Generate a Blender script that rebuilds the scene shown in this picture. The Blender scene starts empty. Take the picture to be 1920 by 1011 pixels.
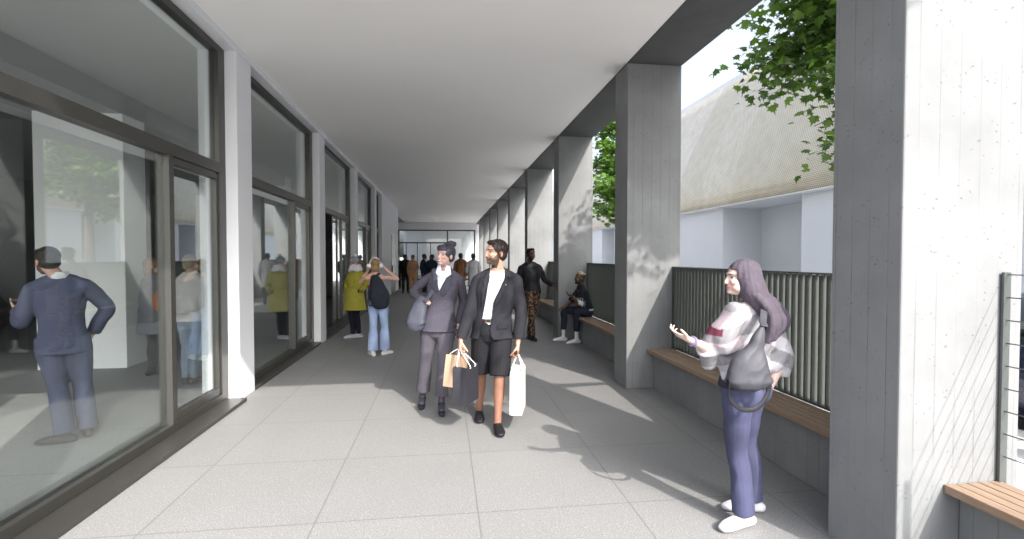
import bpy, bmesh, math, random
import numpy as np
from mathutils import Vector, Matrix, noise
from mathutils.bvhtree import BVHTree
random.seed(7)
rng = np.random.RandomState(11)
PI = math.pi
sc = bpy.context.scene
col = sc.collection

# ---------------------------------------------------------------- camera
CAM_F, CAM_YAW, CAM_PITCH, CAM_H = 953.95, 0.1318, -0.0252, 1.6304
cd = bpy.data.cameras.new('camera'); cam = bpy.data.objects.new('camera', cd); col.objects.link(cam)
cd.sensor_width = 36; cd.lens = 36 * CAM_F / 1920; cd.clip_start = 0.05; cd.clip_end = 3000
fw = Vector((math.sin(CAM_YAW) * math.cos(CAM_PITCH), math.cos(CAM_YAW) * math.cos(CAM_PITCH), math.sin(CAM_PITCH)))
cam.location = (0, 0, CAM_H); cam.rotation_euler = fw.to_track_quat('-Z', 'Y').to_euler()
sc.camera = cam

# ---------------------------------------------------------------- sky, sun, exposure
SX, SY = 0.50, 1.20                      # shadow offset per metre of height: -SX, +SY
sun_dir = Vector((SX, -SY, 1)).normalized()
elev = math.asin(sun_dir.z); azim = math.atan2(sun_dir.x, sun_dir.y)
w = bpy.data.worlds.new('World'); sc.world = w; w.use_nodes = True
nt = w.node_tree; bg = nt.nodes['Background']
sky = nt.nodes.new('ShaderNodeTexSky'); sky.sky_type = 'NISHITA'; sky.sun_disc = False
sky.sun_elevation = elev; sky.sun_rotation = azim; sky.dust_density = 6.0; sky.air_density = 1.0; sky.ozone_density = 1.0
hs = nt.nodes.new('ShaderNodeHueSaturation'); hs.inputs['Saturation'].default_value = .4
tn = nt.nodes.new('ShaderNodeMixRGB'); tn.blend_type = 'MULTIPLY'; tn.inputs[0].default_value = 1; tn.inputs[2].default_value = (.96, .995, 1.05, 1)
nt.links.new(sky.outputs[0], hs.inputs['Color']); nt.links.new(hs.outputs[0], tn.inputs[1]); nt.links.new(tn.outputs[0], bg.inputs[0])
bg.inputs[1].default_value = 0.15
sd = bpy.data.lights.new('sun', 'SUN'); sd.energy = 2.0; sd.angle = math.radians(0.6); sd.color = (1, 0.94, 0.87)
so = bpy.data.objects.new('sun', sd); col.objects.link(so); so.rotation_euler = sun_dir.to_track_quat('Z', 'Y').to_euler()
sc.view_settings.view_transform = 'Standard'; sc.view_settings.look = 'None'
sc.view_settings.exposure = 1.65; sc.view_settings.gamma = 1
sc.render.engine = 'CYCLES'
sc.cycles.max_bounces = 10; sc.cycles.transparent_max_bounces = 16; sc.cycles.diffuse_bounces = 6

# ---------------------------------------------------------------- helpers: objects and tags
def link(o, parent=None):
    col.objects.link(o)
    if parent is not None: o.parent = parent
    return o
def tag(o, label=None, cat=None, group=None, kind=None):
    if label: o['label'] = label
    if cat: o['category'] = cat
    if group: o['group'] = group
    if kind: o['kind'] = kind
    return o
def empty(name, loc, label, cat, group=None, rz=0):
    o = bpy.data.objects.new(name, None); o.empty_display_size = .2; link(o); o.location = loc; o.rotation_euler.z = rz
    return tag(o, label, cat, group)
def mesh_obj(name, me, mats, parent=None, smooth=False):
    if not isinstance(mats, (list, tuple)): mats = [mats]
    for m in mats: me.materials.append(m)
    if smooth: me.polygons.foreach_set('use_smooth', [True] * len(me.polygons))
    return link(bpy.data.objects.new(name, me), parent)
def copy_tree(o, parent=None):
    c = o.copy(); col.objects.link(c); c.parent = parent
    for ch in list(o.children): copy_tree(ch, c)
    return c
class MB:
    """collects simple solids into ONE mesh"""
    def __init__(s): s.bm = bmesh.new()
    def box(s, x0, x1, y0, y1, z0, z1, bev=0, mi=0):
        r = bmesh.ops.create_cube(s.bm, size=1); vs = r['verts']
        for v in vs:
            v.co = Vector(((x0 + x1) / 2 + v.co.x * (x1 - x0), (y0 + y1) / 2 + v.co.y * (y1 - y0), (z0 + z1) / 2 + v.co.z * (z1 - z0)))
        if mi:
            for f in {f for v in vs for f in v.link_faces}: f.material_index = mi
        if bev:
            es = list({e for v in vs for e in v.link_edges})
            bmesh.ops.bevel(s.bm, geom=es, offset=bev, segments=2, affect='EDGES', profile=.5)
        return s
    def cyl(s, p, q, r0, r1=None, n=12, mi=0):
        p, q = Vector(p), Vector(q); r1 = r0 if r1 is None else r1
        d = q - p; L = d.length
        if L < 1e-6: return s
        rr = bmesh.ops.create_cone(s.bm, cap_ends=True, segments=n, radius1=r0, radius2=r1, depth=L)
        M = Matrix.Translation((p + q) / 2) @ d.to_track_quat('Z', 'Y').to_matrix().to_4x4()
        bmesh.ops.transform(s.bm, matrix=M, verts=rr['verts'])
        for f in {f for v in rr['verts'] for f in v.link_faces}: f.material_index = mi; f.smooth = True
        return s
    def ball(s, c, rx, ry=None, rz=None, mi=0, sub=2):
        ry = rx if ry is None else ry; rz = rx if rz is None else rz
        rr = bmesh.ops.create_icosphere(s.bm, subdivisions=sub, radius=1)
        for v in rr['verts']: v.co = Vector((c[0] + v.co.x * rx, c[1] + v.co.y * ry, c[2] + v.co.z * rz))
        for f in {f for v in rr['verts'] for f in v.link_faces}: f.material_index = mi; f.smooth = True
        return s
    def tube(s, pts, r, n=8, mi=0):
        for a, b in zip(pts[:-1], pts[1:]): s.cyl(a, b, r, r, n, mi)
        for a in pts[1:-1]: s.ball(a, r, mi=mi, sub=1)
        return s
    def poly(s, pts, d, mi=0):
        """prism: polygon pts extruded by vector d"""
        d = Vector(d); a = [s.bm.verts.new(p) for p in pts]; b = [s.bm.verts.new(Vector(p) + d) for p in pts]
        fs = [s.bm.faces.new(a), s.bm.faces.new(b[::-1])]
        n = len(pts)
        for i in range(n): fs.append(s.bm.faces.new((a[i], b[i], b[(i + 1) % n], a[(i + 1) % n])))
        for f in fs: f.material_index = mi
        bmesh.ops.recalc_face_normals(s.bm, faces=fs)
        return s
    def build(s, name, mats, parent=None, loc=(0, 0, 0), smooth=False):
        me = bpy.data.meshes.new(name); s.bm.to_mesh(me); s.bm.free()
        o = mesh_obj(name, me, mats, parent, smooth); o.location = loc
        return o

# ---------------------------------------------------------------- helpers: materials
class NT:
    def __init__(s, name, rough=.6, metal=0, spec=.5):
        s.m = bpy.data.materials.new(name); s.m.use_nodes = True; s.t = s.m.node_tree; s.b = s.t.nodes['Principled BSDF']
        s.b.inputs['Roughness'].default_value = rough; s.b.inputs['Metallic'].default_value = metal
        s.b.inputs['Specular IOR Level'].default_value = spec
    def n(s, t, **k):
        nd = s.t.nodes.new('ShaderNode' + t)
        for a, v in k.items():
            if a.startswith('i_'): nd.inputs[a[2:].replace('_', ' ')].default_value = v
            else: setattr(nd, a, v)
        return nd
    def l(s, a, b): s.t.links.new(a, b)
    def coord(s, kind='Object'): return s.n('TexCoord').outputs[kind]
    def math(s, op, a, b=None, c=None, clamp=False):
        nd = s.n('Math', operation=op, use_clamp=clamp)
        for i, v in enumerate((a, b, c)):
            if v is None: continue
            if isinstance(v, (int, float)): nd.inputs[i].default_value = v
            else: s.l(v, nd.inputs[i])
        return nd.outputs[0]
    def noise(s, vec, scale, detail=4, rough=.55, scl=None):
        if scl:
            mp = s.n('Mapping'); mp.inputs['Scale'].default_value = scl; s.l(vec, mp.inputs[0]); vec = mp.outputs[0]
        nd = s.n('TexNoise'); nd.inputs['Scale'].default_value = scale; nd.inputs['Detail'].default_value = detail
        nd.inputs['Roughness'].default_value = rough; s.l(vec, nd.inputs['Vector']); return nd.outputs['Fac']
    def ramp(s, fac, stops):
        nd = s.n('ValToRGB'); e = nd.color_ramp.elements
        while len(e) < len(stops): e.new(.5)
        for x, (p, c) in zip(e, stops):
            x.position = p; x.color = (c, c, c, 1) if isinstance(c, (int, float)) else (*c, 1)
        s.l(fac, nd.inputs[0]); return nd.outputs[0]
    def mix(s, f, a, b, blend='MIX'):
        nd = s.n('MixRGB', blend_type=blend)
        for i, v in enumerate((f, a, b)):
            if isinstance(v, (int, float)): nd.inputs[i].default_value = v if i == 0 else (v, v, v, 1)
            elif isinstance(v, tuple): nd.inputs[i].default_value = (*v, 1)
            else: s.l(v, nd.inputs[i])
        return nd.outputs[0]
    def base(s, c):
        if isinstance(c, tuple): s.b.inputs['Base Color'].default_value = (*c, 1)
        else: s.l(c, s.b.inputs['Base Color'])
        return s
    def bump(s, h, strength=.3, dist=.01):
        nd = s.n('Bump'); nd.inputs['Strength'].default_value = strength; nd.inputs['Distance'].default_value = dist
        s.l(h, nd.inputs['Height']); s.l(nd.outputs[0], s.b.inputs['Normal']); return s
def mottled(name, c, rough=.6, var=.12, scale=8, bump=.0, metal=0, bscale=60, spec=.5):
    k = NT(name, rough, metal, spec); v = k.coord()
    f = k.noise(v, scale, 5)
    k.base(k.mix(f, tuple(x * (1 - var) for x in c), tuple(min(1, x * (1 + var)) for x in c)))
    if bump: k.bump(k.noise(v, bscale, 4), bump, .004)
    return k.m

def make_concrete(name, c, board=.115):
    k = NT(name, .82, 0, .3); v = k.coord()
    inf = k.n('ObjectInfo'); va = k.n('VectorMath', operation='ADD'); k.l(v, va.inputs[0])
    sc_ = k.n('VectorMath', operation='SCALE'); k.l(inf.outputs['Location'], sc_.inputs[0]); sc_.inputs['Scale'].default_value = .731
    k.l(sc_.outputs[0], va.inputs[1]); vv = va.outputs[0]
    sp = k.n('SeparateXYZ'); k.l(v, sp.inputs[0])
    u = k.math('ADD', sp.outputs['X'], sp.outputs['Y'])
    fr = k.math('FRACT', k.math('MULTIPLY', u, 1 / board))
    ed = k.math('ABSOLUTE', k.math('SUBTRACT', fr, .5))              # .5 on the joints
    wob = k.math('MULTIPLY', k.noise(vv, 3, 3, .6, (9, 9, .8)), .05)
    line = k.ramp(k.math('ADD', ed, wob), [(.482, 0), (.508, 1)])
    gate = k.ramp(k.noise(vv, 2.2, 4, .6, (1, 1, .5)), [(.42, 0.12), (.62, .9)])
    line = k.mix(1, line, gate, 'MULTIPLY')
    bid = k.n('TexWhiteNoise', noise_dimensions='1D'); k.l(k.math('FLOOR', k.math('MULTIPLY', u, 1 / board)), bid.inputs['W'])
    big = k.noise(vv, 1.6, 6, .6)
    streak = k.noise(vv, 5, 5, .6, (5, 5, .35))
    cc = k.mix(k.ramp(big, [(.3, 0), (.7, 1)]), tuple(x * .82 for x in c), tuple(x * 1.15 for x in c))
    cc = k.mix(k.math('MULTIPLY', streak, .35), cc, tuple(x * .78 for x in c))
    cc = k.mix(k.math('MULTIPLY', bid.outputs['Value'], .10), cc, tuple(x * .7 for x in c))
    vo = k.n('TexVoronoi'); vo.inputs['Scale'].default_value = 26; vo.inputs['Randomness'].default_value = 1
    nz = k.n('TexNoise'); nz.inputs['Scale'].default_value = 40; k.l(vv, nz.inputs['Vector'])
    mx = k.n('VectorMath', operation='MULTIPLY_ADD'); k.l(nz.outputs['Color'], mx.inputs[0]); mx.inputs[1].default_value = (.05, .05, .02); k.l(vv, mx.inputs[2])
    k.l(mx.outputs[0], vo.inputs['Vector'])
    pore = k.ramp(vo.outputs['Distance'], [(.10, 1), (.19, 0)])
    pg = k.ramp(k.noise(vv, 5, 3, .6), [(.46, 0), (.56, 1)])
    pore = k.mix(1, pore, pg, 'MULTIPLY')
    cc = k.mix(k.math('MULTIPLY', pore, .55), cc, tuple(x * .3 for x in c))
    cc = k.mix(k.math('MULTIPLY', line, .40), cc, tuple(x * .35 for x in c))
    k.base(cc)
    h = k.math('SUBTRACT', k.math('MULTIPLY', k.noise(vv, 70, 4), .25), k.math('ADD', k.math('MULTIPLY', pore, .8), line))
    k.bump(h, .35, .004)
    return k.m
M_conc = make_concrete('board_marked_concrete', (.216, .222, .224))
M_beam = make_concrete('beam_concrete_painted_shade', (.085, .09, .088), .4)  # pillar concrete darkened for the beam: soffit shade put into the base colour

def make_floor():
    k = NT('terrazzo_paving', .62, 0, .4); v = k.coord()
    sp = k.n('SeparateXYZ'); k.l(v, sp.inputs[0])
    def j(o, off):
        s_ = k.math('SUBTRACT', o, off); fr = k.math('FRACT', s_)
        return k.math('ABSOLUTE', k.math('SUBTRACT', fr, .5)), k.math('FLOOR', s_)
    ex, ix = j(sp.outputs['X'], -1.7929); ey, iy = j(sp.outputs['Y'], 3.2036)
    e = k.math('MAXIMUM', ex, ey)
    line = k.ramp(e, [(.4955, 0), (.4970, 1)])
    cmb = k.n('CombineXYZ'); k.l(ix, cmb.inputs[0]); k.l(iy, cmb.inputs[1])
    wn = k.n('TexWhiteNoise', noise_dimensions='3D'); k.l(cmb.outputs[0], wn.inputs['Vector'])
    c = (.222, .221, .219)
    big = k.noise(v, 1.1, 5, .6)
    cc = k.mix(big, tuple(x * .92 for x in c), tuple(x * 1.08 for x in c))
    cc = k.mix(k.math('MULTIPLY', wn.outputs['Value'], .3), cc, tuple(x * .80 for x in c))
    vo = k.n('TexVoronoi'); vo.inputs['Scale'].default_value = 80; k.l(v, vo.inputs['Vector'])
    chip = k.ramp(vo.outputs['Distance'], [(.18, 1), (.34, 0)])
    chipc = k.ramp(vo.outputs['Color'], [(.35, .22), (.62, .40), (.85, .62)])
    cc = k.mix(k.math('MULTIPLY', chip, .38), cc, chipc)
    fine = k.noise(v, 120, 4, .75)
    cc = k.mix(.75, cc, k.ramp(fine, [(.34, .22), (.66, .78)]), 'OVERLAY')
    cc = k.mix(k.math('MULTIPLY', line, .62), cc, (.075, .075, .075))
    stain = k.ramp(k.noise(v, .5, 6, .65), [(.42, 0), (.75, .22)])
    cc = k.mix(stain, cc, tuple(x * .72 for x in c))
    k.base(cc)
    k.l(k.math('ADD', k.math('MULTIPLY', fine, .15), .52), k.b.inputs['Roughness'])
    k.bump(k.math('SUBTRACT', k.math('MULTIPLY', fine, .25), line), .3, .003)
    return k.m
M_floor = make_floor()

M_ceil = mottled('white_ceiling_paint', (.93, .915, .90), .75, .015, 1.2, .05, bscale=220)
M_white = mottled('white_render', (.74, .75, .78), .8, .04, 2, .12, bscale=180)
M_whitein = mottled('interior_white_paint', (.86, .86, .86), .8, .03, 2)
M_frame = mottled('bronze_anodised_frame', (.072, .070, .064), .38, .12, 5, .03, metal=.5)
M_dark = mottled('dark_metal', (.03, .033, .036), .45, .15, 9)
M_fence = mottled('dark_green_fence_metal', (.070, .078, .070), .5, .2, 30, .05, metal=.2, bscale=200)
M_galv = mottled('grey_rail_metal', (.12, .13, .125), .45, .1, 12, metal=.6)
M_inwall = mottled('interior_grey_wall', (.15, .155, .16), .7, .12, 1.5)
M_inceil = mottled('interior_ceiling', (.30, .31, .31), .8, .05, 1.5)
M_black = mottled('black_void_panel', (.012, .012, .013), .6, .1, 3)

def make_wood():
    k = NT('bench_hardwood', .55, 0, .4); v = k.coord()
    sp = k.n('SeparateXYZ'); k.l(v, sp.inputs[0])
    bid = k.n('TexWhiteNoise', noise_dimensions='1D'); k.l(k.math('FLOOR', k.math('MULTIPLY', sp.outputs['X'], 1 / .0655)), bid.inputs['W'])
    off = k.n('CombineXYZ'); k.l(k.math('MULTIPLY', bid.outputs['Value'], 9), off.inputs[1])
    va = k.n('VectorMath', operation='ADD'); k.l(v, va.inputs[0]); k.l(off.outputs[0], va.inputs[1])
    g = k.noise(va.outputs[0], 6, 7, .7, (26, 1.1, 26))
    g2 = k.noise(va.outputs[0], 2, 4, .6, (8, .6, 8))
    c = k.ramp(g, [(.28, (.13, .085, .055)), (.5, (.27, .175, .11)), (.72, (.40, .28, .19))])
    c = k.mix(k.math('MULTIPLY', g2, .5), c, (.36, .30, .25))
    c = k.mix(k.math('MULTIPLY', bid.outputs['Value'], .3), c, (.20, .11, .06))
    k.base(c); k.bump(g, .25, .003)
    return k.m
M_wood = make_wood()

def make_glass():
    m = bpy.data.materials.new('architectural_glass'); m.use_nodes = True; t = m.node_tree; t.nodes.clear()
    o = t.nodes.new('ShaderNodeOutputMaterial'); mx = t.nodes.new('ShaderNodeMixShader')
    tr = t.nodes.new('ShaderNodeBsdfTransparent'); tr.inputs[0].default_value = (.93, .96, .95, 1)
    gl = t.nodes.new('ShaderNodeBsdfGlossy'); gl.inputs['Roughness'].default_value = .004; gl.inputs[0].default_value = (.93, .96, .95, 1)
    lw = t.nodes.new('ShaderNodeLayerWeight'); lw.inputs[0].default_value = .5
    pw = t.nodes.new('ShaderNodeMath'); pw.operation = 'POWER'; pw.inputs[1].default_value = 3.2
    ma = t.nodes.new('ShaderNodeMath'); ma.operation = 'MULTIPLY_ADD'; ma.inputs[1].default_value = .86; ma.inputs[2].default_value = .09
    t.links.new(lw.outputs['Facing'], pw.inputs[0]); t.links.new(pw.outputs[0], ma.inputs[0]); t.links.new(ma.outputs[0], mx.inputs[0])
    t.links.new(tr.outputs[0], mx.inputs[1]); t.links.new(gl.outputs[0], mx.inputs[2]); t.links.new(mx.outputs[0], o.inputs[0])
    return m
M_glass = make_glass()

# ---------------------------------------------------------------- the setting: ground
def sheet(name, x0, x1, y0, y1, z, m):
    me = bpy.data.meshes.new(name); me.from_pydata([(x0, y0, z), (x1, y0, z), (x1, y1, z), (x0, y1, z)], [], [(0, 1, 2, 3)])
    return tag(mesh_obj(name, me, m), kind='structure')
M_ground = mottled('far_ground', (.36, .355, .35), .9, .2, .05)
M_asphalt = mottled('asphalt', (.34, .34, .34), .85, .2, 3, .3, bscale=90)
M_kerb = mottled('pale_pavement', (.62, .61, .60), .85, .12, 2, .1)
sheet('ground', -1500, 1500, -1500, 1500, -.172, M_ground)
MB().box(-14, 2.93, -14, 47, -.168, 0).build('paving', M_floor)
tag(bpy.data.objects['paving'], kind='structure')
MB().box(2.93, 5.4, -40, 60, -.168, -.004, bev=.01).build('pavement', M_kerb)
tag(bpy.data.objects['pavement'], kind='structure')
sheet('road', 5.4, 10.4, -60, 80, -.160, M_asphalt)
MB().box(10.4, 12.0, -40, 60, -.168, -.02, bev=.01).build('far_pavement', M_kerb)
tag(bpy.data.objects['far_pavement'], kind='structure')

# ---------------------------------------------------------------- arcade building
S = 3.7892; PX0, PX1 = 2.2195, 2.9107; PD = .4552; P2Y = 6.0092; H = 4.0
CX0, CX1 = -2.70, -2.2956; CD = .4375; C1Y = 6.079
arc = empty('arcade_building', (0, 1.9, 0), 'arcade building with white ceiling, white columns and tall shop windows on the left', 'building')
def P(o):                                                        # keep world placement when parenting to the building root
    o.parent = arc; o.location = Vector(o.location) - Vector(arc.location); return o
P(MB().box(CX1, PX0, 1.9, 37.4, H, 4.6).build('ceiling', M_ceil))
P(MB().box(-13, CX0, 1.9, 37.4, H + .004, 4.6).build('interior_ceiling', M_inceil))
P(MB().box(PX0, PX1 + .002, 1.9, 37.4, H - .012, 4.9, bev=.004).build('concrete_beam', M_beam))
P(MB().box(CX0, CX1, 1.9, 26, H - .075, 4.6).build('lintel', M_white))
P(MB().box(CX0 + .002, CX1, 26.0, 37.4, H + .004, 4.6).build('lintel', M_ceil))
P(MB().box(-13, PX1, 1.9, 37.4, 4.904, 8.5).build('upper_floor', M_white))
P(MB().box(CX0 - .50, CX1, 19.35, 26.0, 0, H - .077).build('wall', M_white))
dr = MB().box(CX1 - .02, CX1 + .012, 22.64, 24.4, .01, 2.58).build('door', M_frame); P(dr)
MB().box(CX1 + .012, CX1 + .05, 22.8, 22.83, .95, 1.25, bev=.005).build('handle', M_galv, dr)
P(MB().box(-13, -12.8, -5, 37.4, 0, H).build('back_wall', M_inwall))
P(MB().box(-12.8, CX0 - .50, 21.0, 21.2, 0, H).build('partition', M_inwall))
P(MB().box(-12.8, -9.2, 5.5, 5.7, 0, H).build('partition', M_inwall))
# left columns
for i in range(-1, 4):
    y = C1Y + i * S
    if i == -1: y = C1Y - S
    P(MB().box(CX0, CX1, 0, CD, 0, H - .077, bev=.006).build('column', M_white, loc=(0, y, 0)))
# interior white columns
for y in (8.1, 15.7):
    P(MB().box(-5.8, -4.62, 0, .55, 0, H, bev=.006).build('interior_column', M_whitein, loc=(0, y, 0)))
P(MB().box(-5.9, -4.62, 1.95, 21, H - .3, H + .002).build('interior_beam', M_inwall))
P(MB().box(-13, -3.0, 1.7, 1.9, 3.0, H+.5).build('parapet_wall', M_white))

# concrete pillars: things of their own
PIL = ['sunlit bare concrete pillar nearest the camera, cropped by the right edge',
       'second concrete pillar, at the far end of the nearest wooden bench',
       'third concrete pillar, beside the man sitting on the bench',
       'fourth concrete pillar, beyond the standing man in black',
       'fifth concrete pillar, half sunlit, between the fourth and sixth',
       'sixth concrete pillar along the arcade, narrow sunlit strip', 'seventh concrete pillar, behind the bearded man head',
       'eighth concrete pillar, close to the glazed end wall', 'ninth and farthest concrete pillar, next to the end wall']
proto = MB().box(PX0, PX1, 0, PD, 0, H - .013, bev=.009).build('concrete_pillar', M_conc, loc=(0, P2Y - S, 0))
for i, L in enumerate(PIL):
    o = proto if i == 0 else proto.copy()
    if i: col.objects.link(o)
    o.location = (0, P2Y + (i - 1) * S, 0); tag(o, L, 'pillar', 'concrete pillars of the arcade')

# parapets, benches and fences between the pillars
BZ = .49
pname = ['in front of nearest pillar', 'between nearest and second pillars', 'between second and third pillars', 'between third and fourth pillars']
for i in range(8):
    y1 = P2Y - S - .003 + i * S; y0 = y1 - S + PD + .006
    if i == 0: y0 = -1.6
    L = pname[i] if i < 4 else None
    names = ['between fourth and fifth pillars', 'between fifth and sixth pillars', 'between sixth and seventh pillars', 'between seventh and eighth pillars']
    L = L or names[i - 4]
    o = MB().box(2.5675, 2.88, y0, y1, 0, BZ - .047, bev=.006).build('parapet', M_conc)
    tag(o, 'low board-marked concrete wall ' + L, 'wall', 'low concrete walls under the benches')
    b = empty('bench', (0, (y0 + y1) / 2, 0), 'slatted brown wooden bench top ' + L, 'bench', 'wooden benches')
    mb = MB(); hl = (y1 - y0) / 2 - .002
    for j in range(5):
        x = 2.478 + j * .0655
        mb.box(x, x + .060, -hl, hl, BZ - .043, BZ, bev=.003)
    mb.build('seat', M_wood, b)
    if i == 0:
        f = empty('railing', (2.8, 1, 0), 'grey metal railing with thin horizontal wires at the right edge', 'railing')
        for yy in (y1 - .012, y1 - 1.25, y1 - 2.5):
            MB().box(-.022, .018, yy - 1 - .006, yy - 1 + .006, .45, 1.552).build('post', M_galv, f)
        for q in range(9):
            z = .62 + q * .115
            MB().cyl((0, y1 - 1.01, z), (0, y0 - 1, z), .0028, n=6).build('wire', M_galv, f)
        continue
    f = empty('fence', (2.8325, (y0 + y1) / 2, 0), 'dark green metal fence of upright slats ' + L, 'fence', 'slatted fences')
    n = int((y1 - y0 - .04) / .0755); sl = MB()
    for q in range(n):
        yy = -hl + .05 + q * (2 * hl - .1) / (n - 1)
        sl.box(-.028, .028, yy - .006, yy + .006, .512, 1.492)
    sl.build('slats', M_fence, f)
    MB().box(-.03, .03, -hl, hl, 1.494, 1.508).build('top_rail', M_fence, f)
    MB().box(-.031, .031, -hl, hl, .492, .510).build('bottom_rail', M_fence, f)
    for yy in (-hl + .012, hl - .012): MB().box(-.03, .03, yy - .008, yy + .008, .445, 1.492).build('post', M_fence, f)

# left shop windows
GX = -2.47
WL = ['nearest large shop window with a bronze frame, man in a suit behind it', 'second large shop window reflecting the woman in yellow',
      'third shop window with its dark sliding door standing open', 'fourth shop window beyond the woman in yellow',
      'narrow last shop window before the solid white wall']
def window(idx, y0, y1, gx):
    r = empty('shop_window', (gx, (y0 + y1) / 2, 0), WL[idx], 'window', 'shop windows along the left')
    yc = (y0 + y1) / 2; a, b = y0 - yc, y1 - yc; top = H - .08
    fr = MB(); t = .055
    fr.box(-.05, .05, a, a + .05, .045, top); fr.box(-.05, .05, b - .16, b, .045, top)
    fr.box(-.05, .05, a + .05, b - .16, top - .07, top)
    fr.box(-.05, .05, a + .05, b - .16, .045, .12)
    fr.box(-.052, .052, a + .05, b - .16, 2.54, 2.65)
    fr.build('frame', M_frame, r)
    MB().box(-.07, .255 if idx == 0 else .185, a - (.0 if idx else .4), b - (.03 if idx == 0 else .0), .004, .042, bev=.004).build('sill', M_frame, r)
    wid = b - a
    md = b - 1.16 if wid > 2.5 else (a + b) / 2
    mm = MB().box(-.055, .055, md - .035, md + .035, .12, 2.54).build('mullion', M_frame, r)
    up = MB().box(-.006, .006, a + .05, b - .16, 2.65, top - .07).build('upper_pane', M_glass, r)
    if idx != 2:
        MB().box(-.006, .006, a + .05, md - .035, .12, 2.54).build('large_pane', M_glass, r)
    else:
        MB().box(-.006, .006, a + .05, a + .55, .12, 2.54).build('large_pane', M_glass, r)
        for k_ in range(3):
            y_ = a + 1.35 + k_ * .45
            d = empty_child('door_leaf', (.012 + .016 * k_, 0, 0), r)
            lf = MB(); lf.box(-.006, .006, y_, y_ + .04, .13, 2.53); lf.box(-.006, .006, y_ + .44, y_ + .48, .13, 2.53)
            lf.box(-.006, .006, y_ + .04, y_ + .44, .13, .18); lf.box(-.006, .006, y_ + .04, y_ + .44, 2.48, 2.53)
            lf.build('leaf_frame', M_frame, d)
            MB().box(-.003, .003, y_ + .04, y_ + .44, .18, 2.48).build('leaf_pane', M_glass, d)
    # side panel with its own sash
    s0, s1 = md + .035, b - .16
    sh = MB(); sh.box(-.035, .035, s0 + .002, s0 + .05, .14, 2.52); sh.box(-.035, .035, s1 - .05, s1 - .002, .14, 2.52)
    sh.box(-.035, .035, s0 + .05, s1 - .05, .122, .20); sh.box(-.035, .035, s0 + .05, s1 - .05, 2.47, 2.538)
    so_ = sh.build('sash', M_frame, r)
    MB().box(-.006, .006, s0 + .05, s1 - .05, .20, 2.47).build('sash_pane', M_glass, so_)
    return r
def empty_child(name, loc, parent):
    o = bpy.data.objects.new(name, None); o.empty_display_size = .1; link(o, parent); o.location = loc; return o
window(0, C1Y - S + CD, C1Y, GX)
window(1, C1Y + CD, C1Y + S, GX)
window(2, C1Y + S + CD, C1Y + 2 * S, GX)
window(3, C1Y + 2 * S + CD, C1Y + 3 * S, GX)
window(4, C1Y + 3 * S + CD, 19.35, GX)

# end wall
EY = 35.5
ew = empty('end_wall', (0, EY, 0), 'glazed end wall with dark frame closing the far end of the arcade', 'wall')
MB().box(-3.4, PX0, 0, .25, 3.49, H - .003).build('header', M_white, ew)
MB().box(2.13, PX1, .002, .25, 0, 3.488).build('wall_pier', M_white, ew)
MB().box(-3.4, -3.19, 0, .25, 0, 3.488).build('wall_pier', M_white, ew)
f = MB(); f.box(-3.188, 2.128, .02, .1, 3.40, 3.485); f.box(-3.188, -3.05, .02, .1, 0, 3.40); f.box(2.03, 2.128, .02, .1, 0, 3.40)
f.box(.16, .25, .02, .1, 0, 3.40); f.box(-3.05, .16, .022, .098, 2.54, 2.63); f.box(-3.05, 2.03, .018, .102, 0, .12)
for x in (-2.6, -1.85, -.95): f.box(x - .025, x + .025, .025, .095, .12, 2.54)
f.build('frame', M_frame, ew)
MB().box(-3.05, .16, .05, .062, 2.63, 3.40).build('pane', M_glass, ew)
MB().box(-3.05, .16, .05, .062, .12, 2.54).build('pane', M_glass, ew)
MB().box(.25, 2.03, .05, .062, .12, 3.40).build('pane', M_glass, ew)
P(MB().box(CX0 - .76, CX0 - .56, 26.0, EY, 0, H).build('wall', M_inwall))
P(MB().box(-3.6, PX1, 46.2, 46.4, 0, H - .02).build('lobby_back_wall', M_white))
P(MB().box(-3.6, PX1, 37.4, 46.4, H + .002, 4.6).build('lobby_ceiling', M_ceil))
for q in range(3): P(MB().box(PX0, PX1 - .01, 38.2 + q * 2.6, 38.6 + q * 2.6, 0, H).build('lobby_column', M_whitein))

# ---------------------------------------------------------------- building across the street
def make_mesh_metal():
    k = NT('perforated_gold_metal', .38, .35, .5); v = k.coord()
    sp = k.n('SeparateXYZ'); k.l(v, sp.inputs[0])
    a = k.math('MULTIPLY', sp.outputs['Y'], 1 / .10); b = k.math('MULTIPLY', sp.outputs['Z'], 1 / .062)
    row = k.math('FLOOR', b); sh = k.math('MULTIPLY', k.math('MODULO', row, 2), .5)
    fa = k.math('ABSOLUTE', k.math('SUBTRACT', k.math('FRACT', k.math('ADD', a, sh)), .5))
    fb = k.math('ABSOLUTE', k.math('SUBTRACT', k.math('FRACT', b), .5))
    hole = k.ramp(k.math('MAXIMUM', fa, k.math('MULTIPLY', fb, 1.15)), [(.25, 1), (.33, 0)])
    pan = k.n('TexWhiteNoise', noise_dimensions='1D'); k.l(k.math('FLOOR', k.math('MULTIPLY', sp.outputs['Y'], 1 / 2.55)), pan.inputs['W'])
    c = k.mix(pan.outputs['Value'], (.56, .51, .40), (.68, .63, .53))
    c = k.mix(k.ramp(k.noise(v, 2.2, 6), [(.4, 0), (.7, .45)]), c, (.42, .36, .25))
    c = k.mix(k.math('MULTIPLY', hole, .6), c, (.10, .085, .06))
    k.base(c); k.bump(k.math('SUBTRACT', 1, hole), .5, .01)
    return k.m
M_gold = make_mesh_metal()
M_far = mottled('pale_blue_white_render', (.62, .64, .67), .8, .03, 1)
far = empty('building_across', (12, 20, 0), 'pale building across the street with a bulging gold perforated metal upper storey', 'building')
BX = 0.0
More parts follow.
